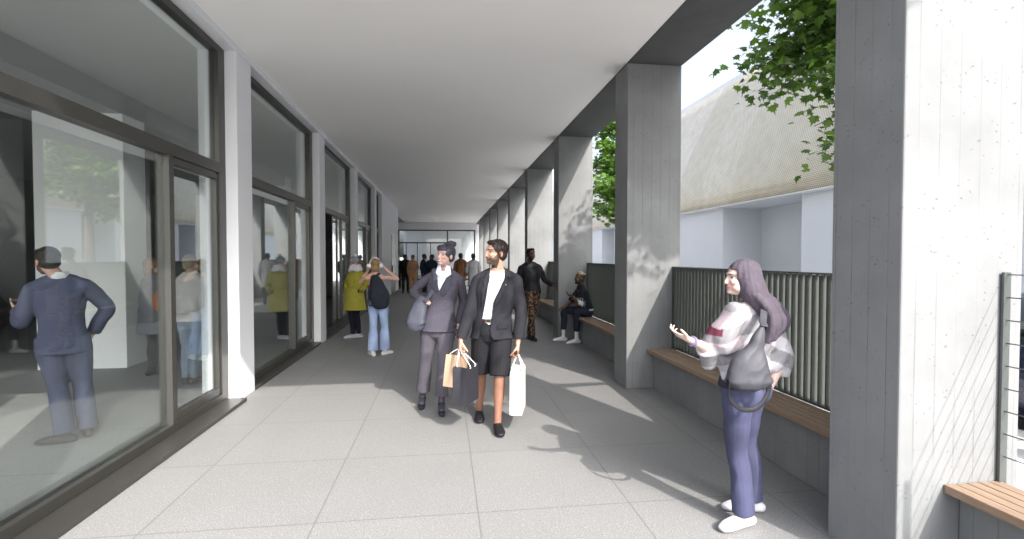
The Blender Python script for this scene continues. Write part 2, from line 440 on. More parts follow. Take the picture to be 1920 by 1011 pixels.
prof = [(0, 3.85), (-.03, 4.3), (.04, 4.9), (.28, 5.8), (.68, 6.8), (1.14, 7.8), (1.64, 8.8), (2.16, 9.8), (2.5, 10.4), (6.0, 10.6)]
me = bpy.data.meshes.new('metal_facade'); vs = []; fs = []
ys = [-40 + i * 2.5 for i in range(45)]
import itertools
N = len(prof)
for y in ys:
    for (px, pz) in prof: vs.append((px, y - 20 + 20 - 0, pz))
for i in range(len(ys) - 1):
    for j_ in range(N - 1):
        a = i * N + j_; fs.append((a, a + 1, a + N + 1, a + N))
me.from_pydata(vs, [], fs); me.update()
o = mesh_obj('metal_facade', me, M_gold, far, True)
sm = o.modifiers.new('s', 'SOLIDIFY'); sm.thickness = .05; sm.offset = 0
MB().box(.02, 9, -40, 70, 3.80, 3.84).build('soffit', M_far, far)
wl = MB(); 
for (a, b) in ((-40, -3.7), (1.37, 7.0), (9.5, 16), (19, 70)): wl.box(.35, 9, a, b, -.17, 3.798)
wl.build('wall', M_far, far)
MB().box(2.2, 9, -3.7, 19, -.17, 3.797).build('recessed_wall', M_far, far)
MB().box(6.2, 14, -3.0, 2.0, 9.4, 17.6).build('rooftop_block', M_far, far)
MB().box(5.6, 14, 4.0, 60, 9.4, 12.6).build('rooftop_block', M_far, far)

# ---------------------------------------------------------------- trees
def make_leaf(name, c1, c2):
    m = bpy.data.materials.new(name); m.use_nodes = True; t = m.node_tree; b = t.nodes['Principled BSDF']
    ge = t.nodes.new('ShaderNodeNewGeometry'); cr = t.nodes.new('ShaderNodeValToRGB')
    t.links.new(ge.outputs['Random Per Island'], cr.inputs[0])
    cr.color_ramp.elements[0].color = (*c1, 1); cr.color_ramp.elements[1].color = (*c2, 1)
    t.links.new(cr.outputs[0], b.inputs['Base Color']); b.inputs['Roughness'].default_value = .42
    tr = t.nodes.new('ShaderNodeBsdfTranslucent'); mx = t.nodes.new('ShaderNodeMixShader'); mx.inputs[0].default_value = .32
    br = t.nodes.new('ShaderNodeMixRGB'); br.blend_type = 'MULTIPLY'; br.inputs[0].default_value = 1; br.inputs[2].default_value = (1.9, 1.9, .8, 1)
    t.links.new(cr.outputs[0], br.inputs[1]); t.links.new(br.outputs[0], tr.inputs[0])
    t.links.new(b.outputs[0], mx.inputs[1]); t.links.new(tr.outputs[0], mx.inputs[2])
    t.links.new(mx.outputs[0], t.nodes['Material Output'].inputs[0])
    return m
M_leaf = make_leaf('maple_leaves', (.032, .085, .012), (.125, .23, .038))
M_bark = mottled('tree_bark', (.10, .08, .06), .9, .3, 8, .6, bscale=30)
LEAF = np.array([(0, 0), (.12, .06), (.42, -.04), (.34, .16), (.52, .34), (.27, .42), (.24, .62), (.10, .60), (0, 1.0),
                 (-.10, .60), (-.24, .62), (-.27, .42), (-.52, .34), (-.34, .16), (-.42, -.04), (-.12, .06)])
LC = (0, .3)
def leaves_mesh(name, pts, size, r):
    """pts: (n,3) leaf bases; every leaf is a lobed blade, slightly folded, hanging outwards"""
    n = len(pts); L = len(LEAF)
    P2 = np.zeros((L + 1, 3)); P2[:L, :2] = LEAF; P2[L, :2] = LC; P2[:, 2] = -.28 * np.abs(P2[:, 0]) + .0 - .22 * P2[:, 1] ** 2
    V = np.zeros((n * (L + 1), 3)); F = []
    yaw = r.uniform(0, 2 * PI, n); pit = r.normal(-.45, .4, n); rol = r.normal(0, .35, n); s = size * r.uniform(.6, 1.2, n)
    cy, sy = np.cos(yaw), np.sin(yaw); cp, sp_ = np.cos(pit), np.sin(pit); cr_, sr = np.cos(rol), np.sin(rol)
    d = np.stack([cy * cp, sy * cp, sp_], 1); rt = np.stack([sy, -cy, 0 * cy], 1); up = np.cross(rt, d)
    r2 = rt * cr_[:, None] + up * sr[:, None]; u2 = up * cr_[:, None] - rt * sr[:, None]
    W = pts[:, None, :] + s[:, None, None] * (P2[None, :, 0, None] * r2[:, None] + P2[None, :, 1, None] * d[:, None] + P2[None, :, 2, None] * u2[:, None])
    V = W.reshape(-1, 3)
    base = (np.arange(n) * (L + 1))[:, None, None]
    tri = np.array([(i, (i + 1) % L, L) for i in range(L)])[None]
    F = (base + tri).reshape(-1, 3)
    me = bpy.data.meshes.new(name); me.vertices.add(len(V)); me.vertices.foreach_set('co', V.ravel())
    me.loops.add(F.size); me.loops.foreach_set('vertex_index', F.ravel()); me.polygons.add(len(F))
    me.polygons.foreach_set('loop_start', np.arange(0, F.size, 3)); me.polygons.foreach_set('loop_total', np.full(len(F), 3))
    me.update(calc_edges=True); return me
def tree(name, loc, lobes, label, trunk_h, tr=.13, nl=7000, leaf=.13, seed=1, group=None, sprays=60):
    """lobes: crown ellipsoids (x,y,z,rx,ry,rz) relative to the foot"""
    r = np.random.RandomState(seed); root = empty(name, loc, label, 'tree', group)
    wood = MB(); top = Vector((0, 0, trunk_h)); wood.cyl((0, 0, -.1), top, tr * 1.15, tr * .8, 14)
    top2 = Vector((lobes[0][0] * .6, lobes[0][1] * .6, lobes[0][2] + .6)); wood.cyl(top, top2, tr * .8, tr * .3, 10)
    vol = np.array([l[3] * l[4] * l[5] for l in lobes]); vol = vol / vol.sum()
    pts = []; 
    for li, l in enumerate(lobes):
        k = max(6, int(sprays * vol[li])); c = np.array(l[:3]); rad = np.array(l[3:])
        st = Vector((0, 0, trunk_h * r.uniform(.8, 1.0))).lerp(top2, r.uniform(0, .5)); lc = Vector(c)
        wood.cyl(st, st.lerp(lc, .75), tr * .38, tr * .2, 8)
        for q in range(k):
            d = r.normal(size=3); d /= np.linalg.norm(d); rr = r.uniform(.35, 1.0) ** .6
            e = c + d * rad * rr
            s0 = st.lerp(lc, r.uniform(.3, .75)); ev = Vector(e)
            mid = s0.lerp(ev, .5) + Vector((0, 0, .12 * rad[2]))
            wood.cyl(s0, mid, tr * .14, tr * .09, 5); wood.cyl(mid, ev, tr * .09, tr * .03, 5)
            m_ = int(nl * vol[li] / k)
            tt = r.uniform(.25, 1.08, m_)
            A = np.array(mid); base = A + (np.array(ev) - A) * tt[:, None]
            off = r.normal(size=(m_, 3)) * np.array([.24, .24, .07]) * (.6 + .5 * rad.mean() / 1.5)
            off[:, 2] -= .25 * (off[:, 0] ** 2 + off[:, 1] ** 2)
            pts.append(base + off)
    pts = np.concatenate(pts)
    wood.build('trunk', M_bark, root)
    mesh_obj('crown', leaves_mesh('crown', pts, leaf, r), M_leaf, root)
    return root
tree('maple_tree', (4.9, 3.2, 0), [(0, 0, 5.6, 1.4, 1.5, 1.6), (-.70, 2.15, 4.35, .95, .9, .95), (-.62, 1.7, 3.75, .62, .62, .6), (-.3, 2.5, 5.2, .9, .9, .8), (.5, 1.6, 5.3, 1.2, 1.2, 1.2),
     (-.9, .9, 5.0, .8, .9, .7), (-.88, 1.80, 2.85, .24, .26, .55), (-.66, 1.42, 2.95, .26, .28, .6), (-.60, 1.3, 3.45, .42, .5, .55), (.9, -.8, 4.6, 1.1, 1.2, 1.2), (-.9, -.6, 5.6, .9, 1, .9), (-2.55, -2.75, 4.6, .62, .5, .3)],
     'maple tree with lobed green leaves hanging beside the nearest pillar', 3.0, .14, 22000, .125, 3, 'street trees', 280)
t2 = [(0, 0, 6.0, 1.7, 1.7, 1.7), (-.5, -.8, 4.2, 1.4, 1.4, 1.0), (.3, .4, 4.8, 1.4, 1.4, 1.3), (0, 0, 7.6, 1.2, 1.2, 1.1), (-.3, .7, 3.7, 1.0, 1.0, .9)]
tree('maple_tree', (7.0, 19.0, 0), t2, 'full green maple tree seen between the second and third pillars', 3.0, .16, 9000, .20, 5, 'street trees', 120)

# ---------------------------------------------------------------- parked cars on the street
def car_paint(name, c):
    k = NT(name, .25, .2, .6); k.b.inputs['Coat Weight'].default_value = .8; k.b.inputs['Coat Roughness'].default_value = .05
    v = k.coord(); k.base(k.mix(k.noise(v, 3, 3), tuple(x * .94 for x in c), tuple(min(1, x * 1.05) for x in c))); return k.m
M_tyre = mottled('tyre_rubber', (.02, .02, .02), .85, .1, 20, .3)
M_rim = mottled('alloy_rim', (.45, .46, .47), .3, .05, 9, metal=.9)
def tinted():
    k = NT('tinted_car_glass', .05, 0, .9); k.base((.015, .02, .024)); return k.m
M_cglass = tinted()
def lamp_m(name, c):
    k = NT(name, .12, 0, .8); k.base(c); return k.m
M_head = lamp_m('headlight_glass', (.6, .62, .65)); M_tail = lamp_m('tail_light_glass', (.35, .02, .02))
def make_car(loc, rz, paintm, label, tall=0.0):
    r = empty('parked_car', loc, label, 'car', 'cars parked along the street', rz)
    # stations along the length: y, half width, z low, z belt, roof half width, z roof
    st = [(-2.15, .62, .42, .66, .5, .68), (-2.05, .80, .25, .80, .62, .84), (-1.5, .88, .22, .90, .68, .95), (-1.05, .89, .22, .93, .70, 1.02 + tall * .3), (-.35, .90, .22, .95, .60, 1.42 + tall), (.4, .90, .22, .96, .58, 1.46 + tall),
          (1.1, .90, .22, .97, .58, 1.40 + tall), (1.75, .88, .22, .97, .60, 1.10 + tall * .7), (2.05, .82, .26, .92, .62, .98 + tall * .4), (2.15, .66, .42, .80, .5, .84)]
    bm = bmesh.new(); rows = []
    for (y, w_, z0, zb, wr_, zr) in st:
        pr = [(-w_ * .93, z0), (-w_, z0 + .18), (-w_ * 1.01, (z0 + zb) * .55), (-w_ * .97, zb), (-wr_ - .02, zr - .06 if zr > zb + .2 else zb + .01), (-wr_ * .75, zr), (0, zr + .02)]
        pr += [(-x, z) for x, z in pr[-2::-1]]
        rows.append([bm.verts.new((x, y, z)) for x, z in pr])
    n = len(rows[0])
    for i_, (a, b) in enumerate(zip(rows[:-1], rows[1:])):
        for i in range(n - 1):
            f_ = bm.faces.new((a[i], a[i + 1], b[i + 1], b[i])); f_.smooth = True
            if 2 < i_ < 7 and i in (3, n - 5): f_.material_index = 1
            if i_ in (3, 7) and i in (4, 5, 6, 7): f_.material_index = 1 if (i_ == 3 or True) else 0
    bm.faces.new(rows[0]); bm.faces.new(rows[-1][::-1])
    for a, b in zip(rows[:-1], rows[1:]): bm.faces.new((a[-1], a[0], b[0], b[-1]))
    bmesh.ops.recalc_face_normals(bm, faces=bm.faces)
    me = bpy.data.meshes.new('body'); bm.to_mesh(me); bm.free(); b_ = mesh_obj('body', me, [paintm, M_cglass], r)
    for y in (-1.32, 1.35):
        for sx in (-1, 1):
            w_ = empty_child('wheel', (sx * .82, y, .31), r)
            MB().cyl((-.10, 0, 0), (.10, 0, 0), .31, n=24).build('tyre', M_tyre, w_)
            rm = MB().cyl((sx * .098, 0, 0), (sx * .108, 0, 0), .20, n=20)
            for q in range(5):
                a = q * 2 * PI / 5; rm.cyl((sx * .11, 0, 0), (sx * .112, .19 * math.cos(a), .19 * math.sin(a)), .022, n=6)
            rm.build('rim', M_rim, w_)
    for sx in (-1, 1):
        MB().ball((sx * .62, -2.06, .68), .17, .06, .07).build('headlight', M_head, r)
        MB().ball((sx * .66, 2.07, .80), .13, .06, .08).build('tail_light', M_tail, r)
        MB().ball((sx * .97, -.62, .98), .09, .06, .06).build('mirror', paintm, r)
    return r
make_car((7.1, 9.4, -.160), 0, car_paint('white_car_paint', (.72, .72, .72)), 'white parked car seen through the fence slats beside the nearest pillar')
make_car((6.6, 15.3, -.160), 0, car_paint('light_blue_car_paint', (.28, .42, .56)), 'light blue parked car behind the fences, mirrored in the shop window')
make_car((6.4, 3.6, -.160), .05, car_paint('dark_blue_car_paint', (.015, .022, .06)), 'dark blue parked car behind the wire railing at the right edge')
#@@MORE@@
# ---------------------------------------------------------------- people: shape tools
def vec(*a): return np.array(a, float)
def hd(h):
    a = math.radians(h); F = vec(math.sin(a), math.cos(a), 0); return F, vec(-F[1], F[0], 0)
def unit(v): return v / (np.linalg.norm(v) + 1e-9)
class Shape:
    def __init__(s): s.V = []; s.F = []; s.n = 0
    def add(s, V, F):
        s.V.append(np.asarray(V)); s.F += [tuple(i + s.n for i in f) for f in F]; s.n += len(V)
    def rings(s, C, A, B, n=18, pw=2.0):
        """C centres, A/B half-axis vectors per ring"""
        k = len(C); t = np.linspace(0, 2 * PI, n, endpoint=False); c, d = np.cos(t), np.sin(t)
        if pw != 2: c = np.sign(c) * np.abs(c) ** (2 / pw); d = np.sign(d) * np.abs(d) ** (2 / pw)
        V = np.concatenate([C[i] + c[:, None] * A[i] + d[:, None] * B[i] for i in range(k)] + [np.array([C[0], C[-1]])])
        F = []
        for i in range(k - 1):
            for j in range(n):
                a, b = i * n + j, i * n + (j + 1) % n; F.append((a, b, b + n, a + n))
        for j in range(n):
            F.append((k * n, (j + 1) % n, j)); F.append((k * n + 1, (k - 1) * n + j, (k - 1) * n + (j + 1) % n))
        s.add(V, F); return s
    def limb(s, pts, rad, side=None, sub=5, n=16, pw=2.0, cap=True, smooth=True):
        pts = [np.array(p, float) for p in pts]; rad = [(r, r) if np.isscalar(r) else r for r in rad]
        sides = side if isinstance(side, list) else [side] * len(pts)
        P_, R_, S_ = [], [], []
        m = len(pts)
        for i in range(m - 1):
            p0, p1, p2, p3 = pts[max(i - 1, 0)], pts[i], pts[i + 1], pts[min(i + 2, m - 1)]
            for q in range(sub):
                t = q / sub
                if smooth: c = .5 * ((2 * p1) + (p2 - p0) * t + (2 * p0 - 5 * p1 + 4 * p2 - p3) * t * t + (3 * p1 - p0 - 3 * p2 + p3) * t ** 3)
                else: c = p1 * (1 - t) + p2 * t
                tt = t * t * (3 - 2 * t); P_.append(c)
                R_.append([rad[i][a] * (1 - tt) + rad[i + 1][a] * tt for a in (0, 1)])
                S_.append(None if sides[i] is None else sides[i] * (1 - t) + sides[i + 1] * t)
        P_.append(pts[-1]); R_.append(list(rad[-1])); S_.append(sides[-1])
        T = [unit(P_[min(i + 1, len(P_) - 1)] - P_[max(i - 1, 0)]) for i in range(len(P_))]
        if cap:
            r0, r1 = min(R_[0]), min(R_[-1]); t0, t1 = T[0], T[-1]; p0, p1 = P_[0], P_[-1]; R0, R1 = R_[0], R_[-1]
            P_ = [p0 - t0 * r0 * .88, p0 - t0 * r0 * .55] + P_ + [p1 + t1 * r1 * .55, p1 + t1 * r1 * .88]
            R_ = [[x * .42 for x in R0], [x * .8 for x in R0]] + R_ + [[x * .8 for x in R1], [x * .42 for x in R1]]
            S_ = [S_[0]] * 2 + S_ + [S_[-1]] * 2; T = [t0, t0] + T + [t1, t1]
        A, B = [], []; prev = None
        for i, t in enumerate(T):
            sd = S_[i]
            if sd is None: sd = prev if prev is not None else (vec(1, 0, 0) if abs(t[0]) < .9 else vec(0, 1, 0))
            a = unit(sd - t * (sd @ t)); prev = a; b = np.cross(t, a)
            A.append(a * R_[i][0]); B.append(b * R_[i][1])
        return s.rings(P_, A, B, n, pw)
    def ell(s, c, r, R=None, n=14):
        c = np.array(c, float); r = np.array(r, float); R = np.eye(3) if R is None else R
        lat = np.linspace(-PI / 2, PI / 2, n)[1:-1]
        C = [c + R.T @ (vec(0, 0, math.sin(l)) * r) for l in lat]
        A = [R.T @ (vec(math.cos(l), 0, 0) * r) for l in lat]; B = [R.T @ (vec(0, math.cos(l), 0) * r) for l in lat]
        return s.rings(C, A, B, 16)
    def remesh(s, voxel, smooth=2, disp=None):
        me = bpy.data.meshes.new('tmp'); me.from_pydata(np.concatenate(s.V).tolist(), [], s.F); me.update()
        o = bpy.data.objects.new('tmp', me); col.objects.link(o)
        m = o.modifiers.new('r', 'REMESH'); m.mode = 'VOXEL'; m.voxel_size = voxel; m.adaptivity = 0
        if smooth:
            q = o.modifiers.new('s', 'SMOOTH'); q.factor = .5; q.iterations = smooth
        dg = bpy.context.evaluated_depsgraph_get(); r = bpy.data.meshes.new_from_object(o.evaluated_get(dg))
        bpy.data.objects.remove(o); bpy.data.meshes.remove(me)
        if disp:
            n = len(r.vertices); co = np.zeros(n * 3); no = np.zeros(n * 3)
            r.vertices.foreach_get('co', co); r.vertices.foreach_get('normal', no); co = co.reshape(-1, 3); no = no.reshape(-1, 3)
            co += no * disp(co, no)[:, None]; r.vertices.foreach_set('co', co.ravel()); r.update()
        return r
def wrinkle(amp, f=(8, 8, 6), seed=0):
    def d(co, no):
        out = np.empty(len(co)); o = Vector((seed * 7.3, seed * 1.7, 0))
        for i, p in enumerate(co):
            q = Vector((p[0] * f[0], p[1] * f[1], p[2] * f[2])) + o
            a = noise.noise(q); w_ = noise.noise(Vector((q.x * .4 + q.z * .9, q.y * .7, q.z * 1.3 - q.x * 1.1)))
            out[i] = amp * (a * .8 + max(-.6, 1 - abs(w_) * 3.2) * .40)
        return out
    return d
def paint(me, fn):
    n = len(me.vertices); co = np.zeros(n * 3); no = np.zeros(n * 3)
    me.vertices.foreach_get('co', co); me.vertices.foreach_get('normal', no)
    c = np.ones((n, 4)); c[:, :3] = fn(co.reshape(-1, 3), no.reshape(-1, 3))
    at = me.color_attributes.new('tint', 'FLOAT_COLOR', 'POINT'); at.data.foreach_set('color', c.ravel())
def drop_bits(bm, least=150):
    seen = set(); bad = []
    for f in bm.faces:
        if f in seen: continue
        st = [f]; seen.add(f); isl = []
        while st:
            g = st.pop(); isl.append(g)
            for e in g.edges:
                for h in e.link_faces:
                    if h not in seen: seen.add(h); st.append(h)
        if len(isl) < least: bad += isl
    if bad and len(bad) < len(bm.faces): bmesh.ops.delete(bm, geom=bad, context='FACES')
def even_edges(bm, it=10):
    nb = {}
    for e in bm.edges:
        if len(e.link_faces) == 1:
            a, b = e.verts; nb.setdefault(a, []).append(b); nb.setdefault(b, []).append(a)
    for _ in range(it):
        new = {v: (v.co + sum((q.co for q in n), Vector()) / len(n)) / 2 for v, n in nb.items() if len(n) == 2}
        for v, c in new.items(): v.co = c
def cut(me, fn):
    """delete faces whose centre makes fn true"""
    bm = bmesh.new(); bm.from_mesh(me); C = np.array([f.calc_center_median()[:] for f in bm.faces]); N = np.array([f.normal[:] for f in bm.faces])
    k = fn(C, N); bm.faces.ensure_lookup_table()
    bmesh.ops.delete(bm, geom=[bm.faces[i] for i in np.nonzero(k)[0]], context='FACES')
    drop_bits(bm); even_edges(bm)
    bm.to_mesh(me); bm.free(); return me
def cloth_mat(name, rough=.85, weave=.25, scale=900, sheen=.15):
    k = NT(name, rough, 0, .25); a = k.n('Attribute', attribute_name='tint'); v = k.coord()
    f = k.noise(v, 14, 5, .6)
    k.base(k.mix(.22, a.outputs['Color'], k.ramp(f, [(.3, .3), (.7, .7)]), 'OVERLAY'))
    k.bump(k.noise(v, scale, 2), weave, .0015)
    return k.m
M_cloth = cloth_mat('woven_cloth')
M_leather = cloth_mat('leather', .5, .2, 300)
def skin_mat():
    k = NT('skin', .52, 0, .4); a = k.n('Attribute', attribute_name='tint'); v = k.coord()
    k.base(k.mix(.25, a.outputs['Color'], k.ramp(k.noise(v, 30, 4), [(.3, .35), (.7, .65)]), 'OVERLAY'))
    k.b.inputs['Subsurface Weight'].default_value = .12; k.b.inputs['Subsurface Radius'].default_value = (.012, .004, .002); k.b.inputs['Subsurface Scale'].default_value = 1
    return k.m
M_skin = skin_mat()
def hair_mat():
    k = NT('hair', .45, 0, .4); a = k.n('Attribute', attribute_name='tint'); v = k.coord()
    g = k.noise(v, 60, 4, .7, (1.5, 1.5, .25))
    k.base(k.mix(k.ramp(g, [(.35, 0), (.65, 1)]), k.mix(1, a.outputs['Color'], .55, 'MULTIPLY'), a.outputs['Color'])); k.bump(g, .8, .006)
    return k.m
M_hair = hair_mat()
def flat_col(c, var=0):
    def f(co, no): return np.tile(np.array(c), (len(co), 1))
    return f
def piece(name, me, mat, parent, color=None, solid=0):
    if color is not None: paint(me, color if callable(color) else flat_col(color))
    o = mesh_obj(name, me, mat, parent, True)
    if solid:
        m = o.modifiers.new('thick', 'SOLIDIFY'); m.thickness = solid; m.offset = -1
    return o

class Person:
    def __init__(p, J, h, H, head_h, head_pitch=0, head_roll=0, wide=1.0, female=False, turn=0, label='', group=None, vox=.0065, skin=(.52, .33, .24)):
        p.root = empty('person', (0, 0, 0), label, 'person', group)
        base = (vec(*J['lan']) + vec(*J['ran'])) / 2; base[2] = 0
        if 'base' in J: base = vec(*J['base'])
        p.root.location = base; p.base = base
        p.J = {k: vec(*v) - base for k, v in J.items() if k != 'base'}
        p.F, p.S = hd(h); p.F2, p.S2 = hd(h + turn); p.H = H; k = H / 1.78; p.k = k; p.w = wide; p.fem = female; p.vox = vox; p.skin = skin
        F, S = hd(head_h); a = math.radians(head_pitch); U = vec(0, 0, 1)
        HF = F * math.cos(a) + U * math.sin(a); HU = unit(U * math.cos(a) - F * math.sin(a)); r = math.radians(head_roll)
        HS = S * math.cos(r) + HU * math.sin(r); HU = unit(HU * math.cos(r) - S * math.sin(r))
        p.R = np.array([HF, HS, HU]); p.HC = p.J['head']; p.hk = k * (.97 if female else 1.0)
        J = p.J; p.sh = (J['lsh'] + J['rsh']) / 2
        p.SH = unit(J['lsh'] - J['rsh'])
        # force natural shoulder breadth
        hw = (.150 if female else .172) * k * wide
        d = .5 * np.linalg.norm(J['lsh'] - J['rsh'])
        hw = min(max(d, hw), hw * 1.12); J['lsh'] = p.sh + p.SH * hw; J['rsh'] = p.sh - p.SH * hw
        for a_ in ('lsh', 'rsh'): J[a_] = J[a_] + vec(0, 0, .015)
        p.sh = (J['lsh'] + J['rsh']) / 2; p.neck = p.sh + vec(0, 0, .080 * k) - p.F2 * .008
    def loc(p, co): return (co - p.HC) @ p.R.T / p.hk              # head coordinates: forward, left, up
    def hp(p, f, s, u): return p.HC + (vec(f, s, u) * p.hk) @ p.R
    def foot(p, side):
        J = p.J; t = p.toe[side]; return J[side + 'an'], t
    # ---- the naked figure, one surface
    def body(p, toes, hands, arms_bare=False, legs_bare=False, paintfn=None, vox=None, shoes_h=.0):
        J = p.J; k = p.k; w = p.w; f = p.fem; s = Shape(); hk = p.hk
        def E(c, r): s.ell(p.hp(*c), vec(*r) * hk, p.R)
        E((-.012, 0, .03), (.100, .077, .086)); E((.018, 0, -.03), (.076, .063, .086)); E((.048, 0, -.088), (.036, .032 if f else .038, .025))
        E((.030, .034, -.058), (.045, .028, .035)); E((.030, -.034, -.058), (.045, .028, .035))
        E((.076, 0, .026), (.020, .050, .014)); E((.060, .040, -.026), (.030, .022, .018)); E((.060, -.040, -.026), (.030, .022, .018))
        s.limb([p.hp(.086, 0, .012), p.hp(.098, 0, -.012), p.hp(.103, 0, -.034)], [.009 * hk, .009 * hk, .0115 * hk], n=10)
        E((.094, .010, -.037), (.010, .008, .007)); E((.094, -.010, -.037), (.010, .008, .007))
        E((.086, 0, -.060), (.011, .024, .006)); E((.084, 0, -.069), (.011, .019, .007)); E((.078, 0, -.094), (.014, .018, .014))
        for sg in (1, -1):
            s.ell(p.hp(-.012, sg * .079, -.012), vec(.020, .010, .032) * hk, p.R)
        nb = p.neck + vec(0, 0, -.05 * k)
        s.limb([nb, p.neck * .5 + p.hp(-.022, 0, -.075) * .5, p.hp(-.014, 0, -.06)], [(.062 * k * w, .056 * k), (.050 * k * (.88 if f else 1.08), .052 * k * (.88 if f else 1.08)), (.050 * k, .055 * k)], side=p.S2)
        T = p.torso(-.012); T[0][0] = T[0][0] + vec(0, 0, .085)
        s.limb(*T)
        for a in 'lr':
            sh, el, wr = J[a + 'sh'], J[a + 'el'], J[a + 'wr']; g = .86 if f else 1.0
            inn = sh + (p.sh - sh) * .25 + vec(0, 0, -.03)
            s.limb([p.neck + vec(0, 0, -.02), p.neck * .5 + sh * .5 + vec(0, 0, -.018), sh + vec(0, 0, -.028)], [.042 * k, .038 * k, .034 * k])
            s.limb([inn, sh + vec(0, 0, -.028), sh * .55 + el * .45, el, el * .6 + wr * .4, wr], [.036 * k * g, .045 * k * g, .043 * k * g, .036 * k * g, .037 * k * g, (.026 * k * g, .022 * k * g)])
            if a in hands: p.hand(s, a, **hands[a])
            hip, kn, an = J[a + 'hip'], J[a + 'kn'], J[a + 'an']
            calf = kn * .65 + an * .35 - p.F * .012
            s.limb([hip + vec(0, 0, .02), hip * .6 + kn * .4, kn, calf, kn * .25 + an * .75, an], [.074 * k, .070 * k, .054 * k, .052 * k, .036 * k, .036 * k])
            t = unit(vec(*toes[a])); s.limb([an - t * .045 - vec(0, 0, .045), an + t * .05 - vec(0, 0, .04), an + t * .13 - vec(0, 0, .055)], [.028, (.034, .028), (.034, .016)], side=np.cross(vec(0, 0, 1), t))
            s.limb([an, an - vec(0, 0, .04)], [.036 * k, .034 * k], sub=2)
        me = s.remesh(vox or p.vox, 2)
        p.toes = toes
        piece('body', me, M_skin, p.root, paintfn or p.face())
    def torso(p, ease, hem=None, top=None):
        """spine rings from pelvis to neck base: returns limb arguments"""
        J = p.J; k = p.k; w = p.w; f = p.fem; pel = J['pel']; sh = p.sh; up = sh - pel
        def at(t, fwd=0): return pel + up * t + p.F2 * fwd * k * (t) + p.F * fwd * k * (1 - t)
        e = ease
        hw = np.linalg.norm(J['lsh'] - J['rsh']) / 2
        R = [(-.16, .155, .112), (0, .165, .118), (.34, .125, .095), (.7, .145, .115), (.9, None, .084), (1.02, None, .060), (1.15, None, .05)] if f else \
            [(-.16, .165, .115), (0, .162, .115), (.34, .150, .108), (.7, .172, .128), (.9, None, .098), (1.02, None, .070), (1.15, None, .052)]
        P_, rr = [], []
        for t, a, b in R:
            if a is None: a_ = {.9: hw * .90, 1.02: hw * .58, 1.15: .050 * k}[t]; 
            else: a_ = a * k * w
            P_.append(at(t, {.7: .018, .9: .008}.get(t, 0))); rr.append((a_ + e, b * k * w + e))
        return (P_, rr, [p.S * (1 - min(max(t, 0), 1)) + p.SH * min(max(t, 0), 1) for t, _, _ in R], 5, 28, 2.3)
    def hand(p, s, a, d=None, n=None, curl=.5, spread=1.0, thumb=.5, curls=None):
        J = p.J; k = p.k * (.92 if p.fem else 1.0); wr = J[a + 'wr']
        if d is None: d = wr - J[a + 'el']
        d = unit(vec(*d)); n = vec(*n) if n is not None else (-p.S if a == 'l' else p.S); n = unit(n - d * (n @ d))
        sd = np.cross(d, n) if a == 'r' else np.cross(n, d)
        s.limb([wr, wr + d * .035 * k, wr + d * .088 * k], [(.027 * k, .021 * k), (.036 * k, .017 * k), (.040 * k, .013 * k)], side=sd, n=14)
        L = (.074, .082, .076, .060); O_ = (.031, .0105, -.0105, -.030); D = (.090, .095, .091, .082)
        for i in range(4):
            c = (curls[i] if curls else curl) + .06 * i
            b = wr + (d * D[i] + sd * O_[i]) * k; dr = unit(d + sd * O_[i] * 3.5 * spread); pts = [b - dr * .02 * k, b]; ang = 0
            for fr, ca in ((.45, .7), (.31, 1.3), (.24, 1.0)):
                ang += ca * c; pts.append(pts[-1] + (dr * math.cos(ang) + n * math.sin(ang)) * L[i] * fr * k)
            r = (.0088, .0085, .0082, .0074)[i] * k
            s.limb(pts, [r, r, r * .96, r * .9, r * .8], n=10, sub=3)
        tb = wr + (d * .028 + sd * .026 + n * .006) * k; td = unit(d * .62 + sd * (.75 - .5 * thumb) + n * (.1 + .5 * thumb))
        t2 = unit(td + n * .45 * thumb + d * .3)
        s.limb([tb - td * .012, tb + td * .042 * k, tb + td * .042 * k + t2 * .032 * k, tb + td * .042 * k + t2 * .056 * k], [.0135 * k, .0108 * k, .0098 * k, .0078 * k], n=10, sub=3)
    def face(p, lip=(.42, .14, .12), brow=(.05, .035, .025), beard=None, smile=False, iris=(.05, .035, .03), stubble=0, extra=None):
        sk = np.array(p.skin)
        def fn(co, no):
            q = p.loc(co); f, s, u = q.T; c = np.tile(sk, (len(co), 1)).astype(float)
            near = np.linalg.norm(q, axis=1) < .16; fr = near & (f > .045)
            def put(m, cc, a=1.0): c[m] = c[m] * (1 - a) + np.array(cc) * a
            nm = no @ p.R.T
            put(near & (np.abs(s) > .074) & (f < .02) & (u < .03), sk * np.array((1.0, .78, .72)), .5)
            for sg in (1, -1):
                put(fr & (((s - sg * .040) / .022) ** 2 + ((u + .03) / .02) ** 2 < 1), sk * np.array((1.12, .78, .74)), .35)
                d2 = ((s - sg * .032) / .021) ** 2 + ((u - .002) / .0115) ** 2
                put(fr & (d2 < 1), sk * np.array((.72, .62, .62)), .35)
                put(fr & (((s - sg * .032) / .0155) ** 2 + ((u - .001) / .0065) ** 2 < 1), tuple(np.minimum(.6, .06 + .95 * sk.mean() + 0 * sk)))
                put(fr & (((s - sg * .032) / .0062) ** 2 + ((u - .001) / .0065) ** 2 < 1), iris)
                put(fr & (np.abs(u - .0085 - .0) < .003) & (np.abs(s - sg * .032) < .017), (.03, .02, .02), .55)
                put(fr & (np.abs(u - .025 + .25 * np.abs(np.abs(s) - .036)) < .0048) & (np.abs(s - sg * .034) < .021), brow, .7)
                put(fr & (((s - sg * .009) / .005) ** 2 + ((u + .045) / .003) ** 2 < 1), sk * .35, .8)
            put(fr & ((s / .026) ** 2 + ((u + .064) / .0085) ** 2 < 1), lip)
